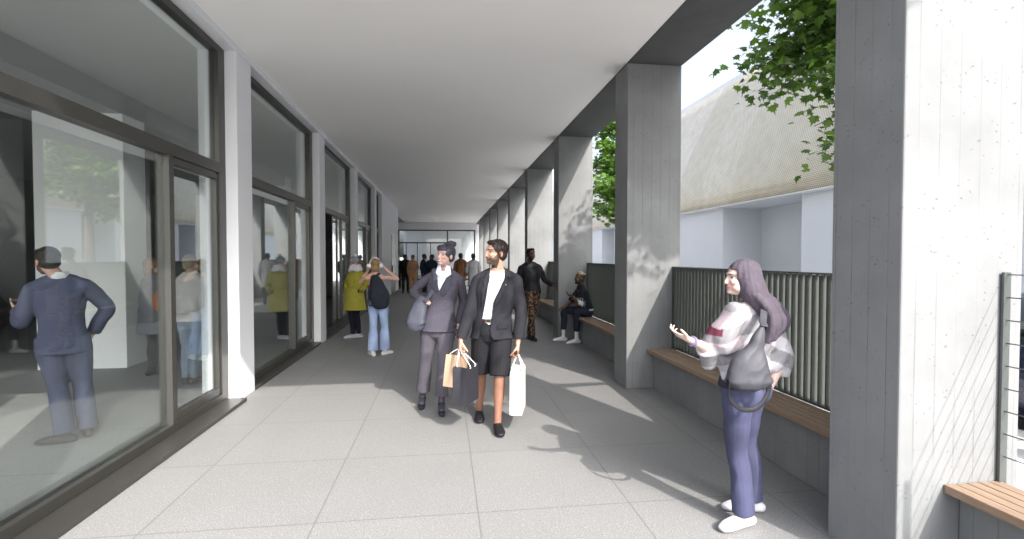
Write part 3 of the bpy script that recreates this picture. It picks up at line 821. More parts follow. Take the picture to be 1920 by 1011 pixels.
            put(fr & (np.abs(u + .0645) < .0018) & (np.abs(s) < .022), np.array(lip) * .3)
            if smile:
                put(fr & ((s / .028) ** 2 + ((u + .064 - s * s * 9) / .012) ** 2 < 1), lip)
                put(fr & ((s / .0225) ** 2 + ((u + .0625 - s * s * 9) / .0062) ** 2 < 1), (.85, .83, .80))
            if beard is not None:
                jaw = near & (f > -.012) & (u < -.048 + np.clip((.055 - f) * .9, 0, .06)) & (u > -.145)
                mo = fr & ((s / .030) ** 2 + ((u + .067) / .0235) ** 2 < 1) & ~((s / .021) ** 2 + ((u + .064) / .0065) ** 2 < 1)
                keep = fr & ((s / .021) ** 2 + ((u + .064) / .0065) ** 2 < 1)
                put((jaw | mo) & ~keep, beard, .93)
            if extra: extra(c, q, co, near)
            return np.clip(c, 0, 1)
        return fn
    # ---- clothing
    def top(p, name, color, ease=.014, hem=.10, flare=0, sleeves=1.0, armease=.014, neck_open=.0, front=None, collar_h=0, wr=.004, mat=None, solid=.006, seed=1, vox=None, extra=None, cutfn=None, cuffr=0, arms='lr'):
        """upper garment: hem = metres below the hip point, sleeves = fraction of the arm covered"""
        J = p.J; k = p.k; s = Shape(); P_, rr, sd, sub, n, pw = p.torso(ease)
        P_ = list(P_); rr = list(rr); sd = list(sd)
        low = J['pel'] + vec(0, 0, -hem) * 1.0; t0 = P_[0]
        P_[0] = low; rr[0] = (rr[1][0] + flare, rr[1][1] + flare * .7)
        if hem < 0:
            t_ = -hem / np.linalg.norm(p.sh - J['pel']); m_ = .34; g_ = min(t_ / m_, 1); a_, b_ = rr[1], rr[2]
            rr[0] = (a_[0] * (1 - g_) + b_[0] * g_, a_[1] * (1 - g_) + b_[1] * g_); P_[0] = J['pel'] + (p.sh - J['pel']) * t_
            P_.pop(1); rr.pop(1); sd.pop(1)
            if g_ > .8: P_.pop(1); rr.pop(1); sd.pop(1)
        if neck_open >= 0: P_[-1] = P_[-1] + vec(0, 0, -.02); 
        s.limb(P_, rr, sd, sub, n, pw)
        f = .86 if p.fem else 1.0
        for a in arms:
            sh, el, wr_ = J[a + 'sh'], J[a + 'el'], J[a + 'wr']; inn = sh + (p.sh - sh) * .3 + vec(0, 0, -.035)
            s.limb([p.neck + vec(0, 0, -.025), p.neck * .5 + sh * .5 + vec(0, 0, -.018), sh + vec(0, 0, -.030)], [.042 * k + armease * .7, .040 * k + armease * .7, .036 * k + armease * .7], cap=True)
            pts = [inn, sh + vec(0, 0, -.030), sh * .5 + el * .5, el, el * .5 + wr_ * .5, wr_]; r = [.036 * k * f + armease * .8, .045 * k * f + armease * .8, .046 * k * f + armease, .042 * k * f + armease, .037 * k * f + armease, .030 * k * f + armease + cuffr]
            if sleeves < 1:
                L = sleeves * 2
                if L <= 1: q = sh * (1 - L) + el * L; pts = [inn, sh + vec(0, 0, -.030), sh * .5 + q * .5, q]; r = r[:3] + [.047 * k * f + armease + cuffr]
                else: q = el * (2 - L) + wr_ * (L - 1); pts = pts[:4] + [q]; r = r[:4] + [.038 * k * f + armease + cuffr]
            s.limb(pts, r, cap=False)
        if extra: extra(s)
        me = s.remesh(vox or p.vox * 1.1, 3, wrinkle(wr, seed=seed) if wr else None)
        nb = p.neck; ax = unit(p.HC - nb)
        def cf(C, N):
            m = np.zeros(len(C), bool)
            d = C - (nb + vec(0, 0, .0)); h_ = d @ ax; rad = np.linalg.norm(d - h_[:, None] * ax, axis=1)
            m |= (h_ > -.045 * k + collar_h) & (rad < (.068 + neck_open) * k)
            m |= (C[:, 2] < low[2] + .012)
            for a in arms:
                if sleeves == 1:
                    dd = unit(J[a + 'wr'] - J[a + 'el']); m |= (((C - J[a + 'wr']) @ dd) > -.004) & (N @ dd > .3) & (np.linalg.norm(C - J[a + 'wr'], axis=1) < .058)
            if front is not None:
                m |= front(C, N, p)
            if cutfn: m |= cutfn(C, N)
            return m
        cut(me, cf)
        return piece(name, me, mat or M_cloth, p.root, color, solid)
    def uv(p, C):
        """torso coordinates: u to the person's left, v forward, z up"""
        d = C - p.J['pel']; t = np.clip(d[:, 2] / (p.sh[2] - p.J['pel'][2]), 0, 1)[:, None]
        ax = p.J['pel'] + (p.sh - p.J['pel']) * t; S = p.S * (1 - t) + p.SH * t; F = np.stack([S[:, 1], -S[:, 0], 0 * S[:, 0]], 1)
        return ((C - ax) * S).sum(1), ((C - ax) * F).sum(1), C[:, 2] + 0
    def trousers(p, color, ease=.012, length=1.0, flare=0, wr=.004, seed=3, waist=.11, mat=None, name='trousers', kneer=0, thigh=0, vox=None, cutfn=None, seat=0):
        J = p.J; k = p.k; s = Shape(); w = p.w; pel = J['pel']; P_, rr, sd, *_ = p.torso(ease)
        b = .118 * k * w
        s.limb([pel + vec(0, 0, -.045 * k), pel, pel + (p.sh - pel) * .08, pel + (p.sh - pel) * waist / .5], [(.150 * k * w + ease, b + ease), (.163 * k * w + ease, b + ease), (.155 * k * w + ease, b * .93 + ease), ((.118 if p.fem else .142) * k * w + ease, .090 * k * w + ease)], p.S, 4, 24, 2.3)
        if seat:
            for sg in (1, -1): s.ell(pel - p.F * .050 + p.S * sg * .072 + vec(0, 0, -.035), vec(.078, .078, .092) + seat)
        for a in 'lr':
            hip, kn, an = J[a + 'hip'], J[a + 'kn'], J[a + 'an']
            pts = [hip + vec(0, 0, .03), hip * .75 + kn * .25, hip * .4 + kn * .6, kn, kn * .6 + an * .4 - p.F * .008, an]
            r = [.088 * k + ease, .088 * k + ease + thigh, .070 * k + ease + thigh, .056 * k + ease + kneer, .053 * k + ease + kneer + flare * .4, .040 * k + ease + flare]
            if length < 1:
                if length <= .5: q = hip * (1 - length * 2) + kn * length * 2; pts = [pts[0], pts[1], q]; r = [r[0], r[1], .078 * k + ease + thigh]
                else: t = (length - .5) * 2; q = kn * (1 - t) + an * t; pts = pts[:4] + [kn * (1 - t / 2) + an * t / 2 - p.F * .006, q]; r = r[:5] + [.045 * k + ease + flare]
            s.limb(pts, r, cap=False)
        me = s.remesh(vox or p.vox * 1.1, 3, wrinkle(wr, (9, 9, 4.5), seed) if wr else None)
        if cutfn: cut(me, cutfn)
        return piece(name, me, mat or M_cloth, p.root, color)
    def shoe(p, color, sole=None, L=.27, h=.10, wide=.048, heel=0, name='shoe', low=False):
        k = p.k
        for a in 'lr':
            an = p.J[a + 'an']; t = unit(vec(*p.toes[a])); sdv = np.cross(vec(0, 0, 1), t); s = Shape(); g = an[2] - (.085 if not heel else .085 + heel)
            B0 = vec(an[0], an[1], g); bz = lambda f, z: B0 + t * f * L + vec(0, 0, z)
            hz = heel
            s.limb([bz(-.20, .034 + hz), bz(-.02, .045 + hz), bz(.25, .040 + hz * .6), bz(.50, .032 + hz * .1), bz(.68, .024)],
                   [(.034, .034), (.038, .044), (wide * .92, .038), (wide, .030), (wide * .72, .020)], side=sdv, pw=2.4, n=20)
            if not low: s.limb([bz(-.03, .05 + hz), an + vec(0, 0, .015)], [(.040, .040), (.038, .042)], sub=3)
            if heel: s.limb([bz(-.2, .03 + hz), bz(-.2, .004)], [.022, .010], sub=3)
            me = s.remesh(.005, 2)
            n = len(me.vertices); co = np.zeros(n * 3); me.vertices.foreach_get('co', co); co = co.reshape(-1, 3); co[:, 2] = np.maximum(co[:, 2], g + .002)
            me.vertices.foreach_set('co', co.ravel()); me.update()
            def cfn(c, nn, g=g):
                o = np.tile(np.array(color), (len(c), 1)).astype(float)
                if sole is not None: o[c[:, 2] < g + .026] = sole
                return o
            piece(name, me, M_leather, p.root, cfn)
    def hair(p, color, fn=None, vox=.005, name='hair', cutfn=None, strands=.003, thick=.011, base=True, mat=None, face=(.058, .052, .075)):
        s = Shape(); E = lambda c, r: s.ell(p.hp(*c), vec(*r) * p.hk, p.R)
        if base:
            E((-.022, 0, .040), (.097 + thick, .078 + thick, .082 + thick)); E((-.045, 0, -.02), (.060 + thick, .068 + thick, .06))
        if fn: fn(s, E)
        me = s.remesh(vox, 2, wrinkle(strands, (60, 60, 22), 5))
        # keep the face clear
        def c2(C, N):
            q = p.loc(C); f, sd, u = q.T
            m = (f > face[0]) & (u < face[1]) & (u > -.125) & (np.abs(sd) < face[2]) & (np.abs(f) < .2)
            if cutfn: m |= cutfn(q, C)
            return m
        cut(me, c2)
        return piece(name, me, mat or M_hair, p.root, color, .004)
def bvh(o):
    me = o.data; return BVHTree.FromPolygons([v.co.copy() for v in me.vertices], [tuple(f.vertices) for f in me.polygons])
def decal(p, ref, name, poly, mat, color, parent, off=.004, thick=.006, res=.006, fdir=None, z0=0):
    """a thin real piece of cloth laid on the front of a garment. poly: (u,z) outline, u to the person's left, z absolute"""
    T = bvh(ref); us = [q[0] for q in poly]; zs = [q[1] for q in poly]
    def inside(x, y):
        c = False; n = len(poly)
        for i in range(n):
            (x1, y1), (x2, y2) = poly[i], poly[(i + 1) % n]
            if (y1 > y) != (y2 > y) and x < (x2 - x1) * (y - y1) / (y2 - y1) + x1: c = not c
        return c
    bm = bmesh.new(); G = {}
    nu = int((max(us) - min(us)) / res) + 2; nz = int((max(zs) - min(zs)) / res) + 2
    F = p.F2 if fdir is None else fdir; S = vec(-F[1], F[0], 0)
    def vert(i, j):
        if (i, j) in G: return G[(i, j)]
        u = min(us) + i * res; z = min(zs) + j * res; t = min(max((z - p.J['pel'][2]) / (p.sh[2] - p.J['pel'][2]), 0), 1)
        ax = p.J['pel'] + (p.sh - p.J['pel']) * t; o = vec(ax[0], ax[1], z) + S * u + F * .5
        h = T.ray_cast(Vector(o), Vector(-F))
        G[(i, j)] = None if h[0] is None or h[3] > .62 else bm.verts.new(h[0] + h[1] * off if h[1].dot(Vector(F)) > 0 else h[0] - h[1] * off)
        return G[(i, j)]
    for i in range(nu):
        for j in range(nz):
            if inside(min(us) + (i + .5) * res, min(zs) + (j + .5) * res):
                vs = [vert(i, j), vert(i + 1, j), vert(i + 1, j + 1), vert(i, j + 1)]
                if all(v is not None for v in vs): bm.faces.new(vs)
    for v in [v for v in bm.verts if not v.link_faces]: bm.verts.remove(v)
    even_edges(bm, 5)
    bmesh.ops.smooth_vert(bm, verts=bm.verts, factor=.5, use_axis_x=True, use_axis_y=True, use_axis_z=True)
    bmesh.ops.recalc_face_normals(bm, faces=bm.faces)
    me = bpy.data.meshes.new(name); bm.to_mesh(me); bm.free()
    o = piece(name, me, mat, parent, color)
    m = o.modifiers.new('t', 'SOLIDIFY'); m.thickness = thick; m.offset = 0
    return o
def ribbon(name, pts, w_, t, mat, color, parent, side):
    s = Shape(); s.limb(pts, [(w_, t)] * len(pts), side=side, n=10, pw=4, cap=False, sub=6)
    me = bpy.data.meshes.new(name); me.from_pydata(np.concatenate(s.V).tolist(), [], s.F); me.update()
    return piece(name, me, mat, parent, color)
# ---------------------------------------------------------------- people: the figures
PE = {"man":{"head":[0.481,4.78,1.668],"pel":[0.453,4.86,0.946],"lsh":[0.67,4.824,1.423],"rsh":[0.325,4.856,1.424],"lel":[0.721,4.78,1.094],"lwr":[0.683,4.735,0.807],"lhip":[0.543,4.852,0.946],"lan":[0.487,4.703,0.085],"lkn":[0.512,4.746,0.507],"rel":[0.231,4.824,1.097],"rwr":[0.148,4.745,0.862],"rhip":[0.363,4.868,0.946],"ran":[0.345,5.107,0.085],"rkn":[0.351,4.96,0.507]},"woman":{"head":[0.008,5.36,1.644],"pel":[-0.061,5.42,0.908],"lsh":[0.158,5.388,1.402],"rsh":[-0.155,5.452,1.429],"lel":[0.201,5.502,1.144],"lwr":[0.141,5.425,0.912],"lhip":[0.024,5.405,0.908],"lan":[-0.036,5.341,0.12],"lkn":[-0.012,5.343,0.506],"rel":[-0.33,5.584,1.247],"rwr":[-0.241,5.368,1.155],"rhip":[-0.146,5.435,0.908],"ran":[-0.245,5.596,0.12],"rkn":[-0.202,5.488,0.506]},"girl":{"head":[1.763,2.84,1.501],"pel":[1.813,2.88,0.856],"lsh":[1.656,2.782,1.297],"rsh":[2.048,2.978,1.256],"lel":[1.606,2.904,1.063],"lwr":[1.416,2.789,1.144],"lhip":[1.746,2.833,0.856],"lan":[1.788,2.82,0.085],"lkn":[1.75,2.851,0.463],"rel":[2.077,2.901,0.998],"rwr":[1.95,2.847,0.807],"rhip":[1.88,2.927,0.856],"ran":[1.943,2.984,0.085],"rkn":[1.895,2.981,0.463]},"standing":{"head":[1.706,10.0,1.677],"pel":[1.751,10.1,0.94],"lsh":[1.901,10.149,1.44],"rsh":[1.504,10.051,1.422],"lel":[2.005,10.115,1.16],"lwr":[2.138,9.915,1.062],"lhip":[1.837,10.123,0.94],"lan":[1.675,10.03,0.085],"lkn":[1.762,10.047,0.504],"rel":[1.449,10.044,1.124],"rwr":[1.478,9.945,0.886],"rhip":[1.665,10.077,0.94],"ran":[1.702,9.75,0.085],"rkn":[1.691,9.881,0.504]},"sitting":{"head":[2.623,9.35,1.221],"pel":[2.779,9.45,0.6],"lsh":[2.653,9.236,0.996],"rsh":[2.674,9.604,0.992],"lel":[2.533,9.243,0.727],"lwr":[2.385,9.107,0.889],"lhip":[2.764,9.362,0.6],"lan":[2.453,9.28,0.112],"lkn":[2.451,9.28,0.594],"rel":[2.49,9.63,0.753],"rwr":[2.287,9.491,0.676],"rhip":[2.794,9.538,0.6],"ran":[2.272,9.6,0.128],"rkn":[2.292,9.6,0.583]},"yellow":{"head":[-1.776,10.4,1.497],"pel":[-1.77,10.4,0.871],"lsh":[-1.592,10.266,1.3],"rsh":[-1.903,10.534,1.293],"lel":[-1.541,10.393,1.063],"lwr":[-1.634,10.196,0.96],"lhip":[-1.717,10.336,0.871],"lan":[-1.718,10.552,0.085],"lkn":[-1.74,10.427,0.47],"rel":[-1.967,10.646,1.052],"rwr":[-1.942,10.553,0.831],"rhip":[-1.823,10.464,0.871],"ran":[-1.823,10.494,0.085],"rkn":[-1.846,10.46,0.47]},"music":{"head":[-1.143,8.65,1.484],"pel":[-1.102,8.7,0.85],"lsh":[-1.289,8.695,1.288],"rsh":[-1.008,8.665,1.288],"lel":[-1.425,8.899,1.181],"lwr":[-1.286,8.924,1.407],"lhip":[-1.183,8.707,0.85],"lan":[-1.172,8.543,0.085],"lkn":[-1.175,8.653,0.46],"rel":[-0.787,8.809,1.245],"rwr":[-1.013,8.787,1.445],"rhip":[-1.021,8.693,0.85],"ran":[-0.984,8.614,0.085],"rkn":[-1.0,8.683,0.46]},"suit":{"head":[-3.415,4.9,1.591],"pel":[-3.337,4.95,0.909],"lsh":[-3.519,4.865,1.362],"rsh":[-3.203,5.035,1.388],"lel":[-3.568,4.828,1.083],"lwr":[-3.731,5.006,1.153],"lhip":[-3.413,4.909,0.909],"lan":[-3.303,4.9,0.085],"lkn":[-3.371,4.931,0.489],"rel":[-3.112,5.167,1.152],"rwr":[-3.234,5.183,0.934],"rhip":[-3.261,4.991,0.909],"ran":[-3.221,5.058,0.085],"rkn":[-3.255,5.051,0.489]},"shopa":{"head":[-3.878,7.4,1.497],"pel":[-3.908,7.4,0.872],"lsh":[-4.027,7.487,1.315],"rsh":[-3.75,7.313,1.343],"lel":[-4.093,7.552,1.057],"lwr":[-4.11,7.628,0.829],"lhip":[-3.98,7.442,0.872],"lan":[-4.004,7.558,0.085],"lkn":[-3.977,7.527,0.471],"rel":[-3.725,7.333,1.071],"rwr":[-3.765,7.379,0.838],"rhip":[-3.836,7.359,0.872],"ran":[-3.954,7.619,0.085],"rkn":[-3.881,7.517,0.471]},"shopb":{"head":[-3.174,6.9,1.546],"pel":[-3.184,6.9,0.872],"lsh":[-3.298,6.93,1.35],"rsh":[-3.051,6.87,1.351],"lel":[-3.318,6.897,1.069],"lwr":[-3.308,6.922,0.829],"lhip":[-3.266,6.914,0.872],"lan":[-3.303,6.995,0.085],"lkn":[-3.28,6.985,0.471],"rel":[-3.019,6.861,1.068],"rwr":[-3.05,6.88,0.83],"rhip":[-3.102,6.886,0.872],"ran":[-3.195,6.98,0.085],"rkn":[-3.144,6.963,0.471]}}
def stripe_mat(name, c, c2, pitch, width=.16, axis='X'):
    k = NT(name, .85, 0, .25); v = k.coord(); sp = k.n('SeparateXYZ'); k.l(v, sp.inputs[0])
    wob = k.math('MULTIPLY', k.noise(v, 6, 2), .02)
    fr = k.math('FRACT', k.math('MULTIPLY', k.math('ADD', sp.outputs[axis], wob), 1 / pitch))
    st = k.ramp(fr, [(width * .5, 1), (width, 0)])
    cc = k.mix(k.noise(v, 9, 4), tuple(x * .8 for x in c), tuple(x * 1.2 for x in c))
    k.base(k.mix(k.math('MULTIPLY', st, .75), cc, c2)); k.bump(k.noise(v, 700, 2), .25, .0015); return k.m
def vopen(top, bot, side=None, z0=None, z1=None):
    """V or strip shaped front opening between z0 and z1: top/bot = (u0,u1) at the two ends"""
    def f(C, N, p):
        u, v, z = p.uv(C); t = np.clip((z - z0) / (z1 - z0), 0, 1)
        a = bot[0] * (1 - t) + top[0] * t; b = bot[1] * (1 - t) + top[1] * t
        return (v > .0) & (u > a) & (u < b) & (z > z0)
    return f

def make_man():
    p = Person(PE['man'], 185, 1.80, 248, 3, label='bearded man walking in a grey blazer, white shirt and black shorts, carrying shopping bags', turn=2, vox=.006, skin=(.50, .29, .21), group='people')
    J = p.J; toes = dict(l=(.05, -1, 0), r=(-.06, -1, 0)); p.toes = toes
    sk = np.array(p.skin)
    def legs(c, q, co, near):
        m = co[:, 2] < .75; c[m] = np.array((.23, .115, .075))
    p.body(toes, dict(l=dict(curl=.95, n=(-1, .15, 0), d=(0, 0, -1), thumb=.8), r=dict(curl=.95, n=(1, .2, 0), d=(-.15, 0, -1), thumb=.8)), paintfn=p.face(beard=(.045, .028, .020), brow=(.02, .012, .01), extra=legs), vox=.0052)
    p.top('shirt', (.80, .80, .80), ease=.006, hem=-.03, wr=.003, arms='')
    p.trousers((.012, .012, .015), length=.50, ease=.014, flare=.028, thigh=.006, name='shorts', wr=.005, waist=.10)
    zc = p.sh[2]; zp = J['pel'][2]
    def front(C, N, p):
        u, v, z = p.uv(C); zz = (z - zp) / (zc - zp)
        b = np.interp(zz, [-.25, -.12, 0, .55, 1.0], [.03, -.012, -.022, -.012, .075]); a = np.interp(zz, [-.25, -.1, 0, 1.0], [-.15, -.125, -.115, -.07])
        return (v > 0) & (u > a) & (u < b)
    jc = p.top('blazer', (.019, .019, .024), ease=.026, hem=.10, flare=.030, armease=.018, front=front, wr=.0055, seed=4, solid=.008)
    Z = lambda t: zp + (zc - zp) * t
    decal(p, jc, 'lapel', [(.072, Z(1.02)), (-.010, Z(.42)), (-.018, Z(.34)), (.06, Z(.66)), (.098, Z(.78)), (.075, Z(.80)), (.105, Z(.95)), (.10, Z(1.04))], M_cloth, (.024, .024, .031), p.root, .005, .006, .006)
    decal(p, jc, 'lapel', [(-.070, Z(1.08)), (-.112, Z(.42)), (-.122, Z(.62)), (-.128, Z(.78)), (-.112, Z(.82)), (-.122, Z(.92)), (-.095, Z(1.08))], M_cloth, (.024, .024, .031), p.root, .005, .006, .006)
    decal(p, jc, 'pocket_flap', [(.045, Z(.10)), (.15, Z(.12)), (.15, Z(.02)), (.045, Z(.0))], M_cloth, (.015, .015, .020), p.root, .005, .005, .006)
    T_ = bvh(jc); o = J['pel'] + (p.sh - J['pel']) * .86 + p.S * .085; h_ = T_.ray_cast(Vector(o + p.F * .5), Vector(-p.F))
    if h_[0]: MB().ball(tuple(h_[0] + Vector(p.F * .006)), .009, .004, .009, sub=1).build('lapel_pin', M_rim, p.root)
    belt = Shape(); w_ = J['pel'] + (p.sh - J['pel']) * .17
    belt.limb([w_ - vec(0, 0, .017), w_ + vec(0, 0, .017)], [(.172, .122)] * 2, p.S, 2, 28, 2.3, cap=False)
    piece('belt', belt.remesh(.006, 1), M_leather, p.root, (.05, .016, .012))
    u_ = w_ + p.F * .125 - p.S * .045
    MB().box(-.024, .024, -.004, .004, -.017, -.012).box(-.024, .024, -.004, .004, .012, .017).box(-.024, -.018, -.004, .004, -.012, .012).box(.018, .024, -.004, .004, -.012, .012).build('buckle', M_galv, p.root, loc=tuple(u_))
    MB().ball(tuple(np.array(J['lsh']) * .0), .001).build('tmp', M_galv) if False else None
    def hf(s, E):
        E((.035, 0, .092), (.056, .064, .024)); E((-.055, 0, -.015), (.040, .062, .045)); E((-.005, .070, .030), (.042, .016, .045)); E((-.005, -.070, .030), (.042, .016, .045)); pass
    p.hair((.024, .015, .012), hf, thick=.007)
    p.shoe((.010, .010, .012), L=.275, wide=.05, low=True)
    return p
def make_woman():
    p = Person(PE['woman'], 190, 1.73, 222, 4, -4, label='laughing woman in a dark pinstriped trouser suit with hair in a bun', female=True, vox=.006, skin=(.52, .34, .29), group='people')
    J = p.J; p.toes = toes = dict(l=(.03, -1, 0), r=(-.03, -1, 0)); zp = J['pel'][2]; zc = p.sh[2]; Z = lambda t: zp + (zc - zp) * t
    def socks(c, q, co, near):
        c[co[:, 2] < .4] = (.055, .05, .075)
    p.body(toes, dict(l=dict(curl=.35, n=(-1, 0, 0), d=(0, -.1, -1)), r=dict(curl=1.1, n=(.3, .6, -.6), d=(1, -.35, .15), thumb=.7)), paintfn=p.face(smile=True, lip=(.50, .12, .12), extra=socks), vox=.0052)
    pin = stripe_mat('pinstripe_suiting', (.072, .066, .084), (.19, .175, .20), .0125, .22)
    p.trousers((.08, .08, .1), length=.93, ease=.013, flare=.016, mat=pin, wr=.0035, waist=.10)
    pj_ = stripe_mat('fine_pinstripe', (.060, .056, .076), (.11, .10, .125), .010, .2)
    def front(C, N, p):
        u, v, z = p.uv(C); zz = (z - zp) / (zc - zp); h = np.interp(zz, [.70, 1.05], [0, .062]); return (v > 0) & (zz > .70) & (np.abs(u + .01) < h)
    p.top('shirt', (.78, .80, .86), ease=.004, hem=-.1, wr=0, arms='', solid=.004)
    jc = p.top('jacket', (.05, .05, .07), ease=.021, hem=.065, flare=.026, armease=.012, front=front, wr=.0045, seed=7, mat=pj_, solid=.007)
    lc = (.045, .045, .062)
    decal(p, jc, 'lapel', [(-.072, Z(1.02)), (-.015, Z(.66)), (.02, Z(.60)), (-.085, Z(.74)), (-.125, Z(.84)), (-.10, Z(.87)), (-.118, Z(.96))], M_cloth, lc, p.root, .006, .006, .006)
    decal(p, jc, 'lapel', [(.055, Z(1.02)), (-.005, Z(.68)), (.03, Z(.58)), (.08, Z(.72)), (.115, Z(.84)), (.09, Z(.87)), (.105, Z(.96))], M_cloth, lc, p.root, .006, .006, .006)
    for sg in (1, -1):
        q = [p.neck + p.SH * sg * a - vec(0, 0, 1) * c + p.F2 * b for a, b, c in ((.030, .070, -.035), (.066, .040, -.030), (.082, .092, .055), (.030, .122, .095), (.014, .110, .050))]
        MB().poly([tuple(x) for x in q], tuple(p.F2 * .005)).build('collar', mottled('shirt_collar', (.66, .70, .80), .8, .03, 9), p.root)
    T = bvh(jc)
    for sg in (-.045, .05):
        for t in (.18, .34, .50):
            o = J['pel'] + (p.sh - J['pel']) * t + p.S * (sg * (1 + t * .4)); o[2] = Z(t); h = T.ray_cast(Vector(o + p.F * .5), Vector(-p.F))
            if h[0]: MB().ball(h[0], .010, .006, .010, sub=1).build('button', M_galv, p.root)
    def hf(s, E):
        s.ell(p.hp(-.075, -.01 if False else .0, .125), vec(.048, .045, .045), p.R)
        s.ell(p.hp(-.10, .02, .135), vec(.03, .03, .03), p.R)
        E((.062, 0, .075), (.045, .068, .040)); E((.076, 0, .052), (.026, .062, .030)); E((-.005, .071, .030), (.045, .014, .045)); E((-.005, -.071, .030), (.045, .014, .045)); E((-.05, 0, -.03), (.05, .066, .05))
    def keepf(q, C): return np.zeros(len(q), bool)
    s = p.hair((.050, .046, .070), hf, thick=.013)
    p.shoe((.020, .020, .026), L=.235, wide=.038, heel=.035, low=True)
    return p
def plaid(co, no, base, dark, pitch=.17, ax=None):
    u, z = co[:, 0] * .8 + co[:, 1] * .6, co[:, 2]
    o = np.tile(np.array(base), (len(co), 1)).astype(float)
    return o
def make_girl():
    p = Person(PE['girl'], -35, 1.65, 278, 2, 0, label='woman in a grey-purple headscarf and grey plaid wrap reaching out her left hand', female=True, wide=1.06, vox=.006, skin=(.54, .38, .33), group='people', turn=8)
    J = p.J; p.toes = toes = dict(l=(-1, -.25, 0), r=(-1, .25, 0)); zp = J['pel'][2]; zc = p.sh[2]
    p.body(toes, dict(l=dict(curl=.22, n=(.1, .25, 1), d=(-.75, .25, .35), thumb=.1, curls=[.15, .3, .42, .5])), paintfn=p.face(lip=(.6, .16, .16)), vox=.005)
    def jeans(co, no):
        o = np.tile(np.array((.058, .062, .115)), (len(co), 1)).astype(float)
        f = np.array([noise.noise(Vector((c[0] * 7, c[1] * 7, c[2] * 3))) for c in co]); o *= (1 + .35 * f)[:, None]
        return o
    p.trousers(jeans, ease=.008, length=1.0, flare=.018, wr=.008, seed=9, waist=.10, seat=.010)
    def wrapc(co, no):
        u, v, z = p.uv(co); q = u + z * .45; r_ = z - u * .45
        a = np.floor((z + .50 * np.abs(u - .02)) / .088) % 2; b = np.floor((u * 1.2 + .3 * z) / .115) % 2; g = np.where(a > 0, .50, .24) * np.where(b > 0, 1, .80)
        o = np.stack([g, g * .97, g * 1.03], 1)
        m = (u > .15) & (z > zc - .13) & (z < zc + .01) & (v > .02); o[m & (a == 0)] = (.15, .035, .06); m = (u > .05) & (z > zc - .2) & (v > -.05) & (a > 0); o[m] = (.46, .38, .41)
        return o
    def drape(s):
        sh = p.sh
        # loose batwing fall on both sides
        for a, dx in (('l', .02), ('r', .0)):
            e = J[a + 'el']; o = J[a + 'sh']; m = (o + e) / 2
            s.limb([o, m + vec(0, 0, -.05), m * .5 + J['pel'] * .5 + vec(0, 0, .12)], [(.06, .075), (.08, .095), (.08, .10)], sub=6)
            s.limb([o, e * .9 + o * .1, e + (e - o) * .05 + vec(0, 0, -.07)], [.058, .074, .046], sub=6)
        rr_ = J['rsh'] * .45 + J['pel'] * .55 - p.S * .10
        s.limb([J['rsh'], J['rsh'] * .6 + rr_ * .4 - p.S * .03, rr_ + vec(0, 0, .02)], [(.05, .07), (.075, .10), (.07, .11)], side=p.S, sub=6)
        l = J['lel'] * .45 + J['pel'] * .55
        s.limb([J['lel'] + vec(.05, .02, -.02), l + vec(-.03, 0, .08), l + vec(-.035, -.02, -.045)], [(.09, .07), (.085, .06), (.03, .03)], sub=5)
        s.limb([J['rel'] + vec(-.02, 0, .04), J['rel'] * .6 + J['pel'] * .4 + vec(.03, 0, .03)], [.075, .07], sub=5)
    jc = p.top('plaid_wrap', wrapc, ease=.020, hem=-.02, flare=.026, sleeves=.62, armease=.020, wr=.011, seed=12, extra=drape, arms='lr', collar_h=.02, neck_open=.0, cuffr=.01)
    p.top('vest', (.03, .03, .04), ease=.016, hem=.02, flare=.006, arms='', wr=.003, seed=2)
    def hf(s, E):
        E((-.020, 0, .025), (.102, .092, .104)); E((-.030, 0, -.05), (.080, .088, .085))
        B_ = lambda z, r_, f: p.HC + vec(0, 0, z) - p.S * r_ - p.F * f
        s.limb([p.hp(-.03, 0, .04), B_(-.06, .03, .05), B_(-.14, .07, .09), B_(-.22, .115, .12), B_(-.30, .125, .125), B_(-.355, .085, .12)], [(.088, .085), (.092, .078), (.080, .060), (.078, .058), (.074, .052), (.035, .028)], side=p.S, sub=6, n=22)
        for q in range(6):
            a = (q - 2.5) * .030; w2 = .014 * math.sin(q * 2.7)
            s.limb([B_(-.10, a + .05, .10), B_(-.18, a + .09 + w2, .155), B_(-.26, a * 1.2 + .125, .165 + w2), B_(-.345 - .02 * math.cos(q * 2.2), a * .9 + .10, .145)], [.020, .026, .030, .016], sub=6, n=12)
    p.hair((.082, .068, .088), hf, thick=.010, strands=.0035, name='headscarf', mat=M_cloth, face=(.050, .056, .060), vox=.0055)
    p.shoe((.60, .60, .63), sole=(.38, .38, .40), L=.25, wide=.044)
    w_ = p.J['lwr']; d = unit(w_ - J['lel']); b = Shape(); b.limb([w_ - d * .035, w_ - d * .015], [.033, .032], cap=False, sub=2); piece('bracelet', b.remesh(.005, 1), M_leather, p.root, (.16, .13, .22))
    return p
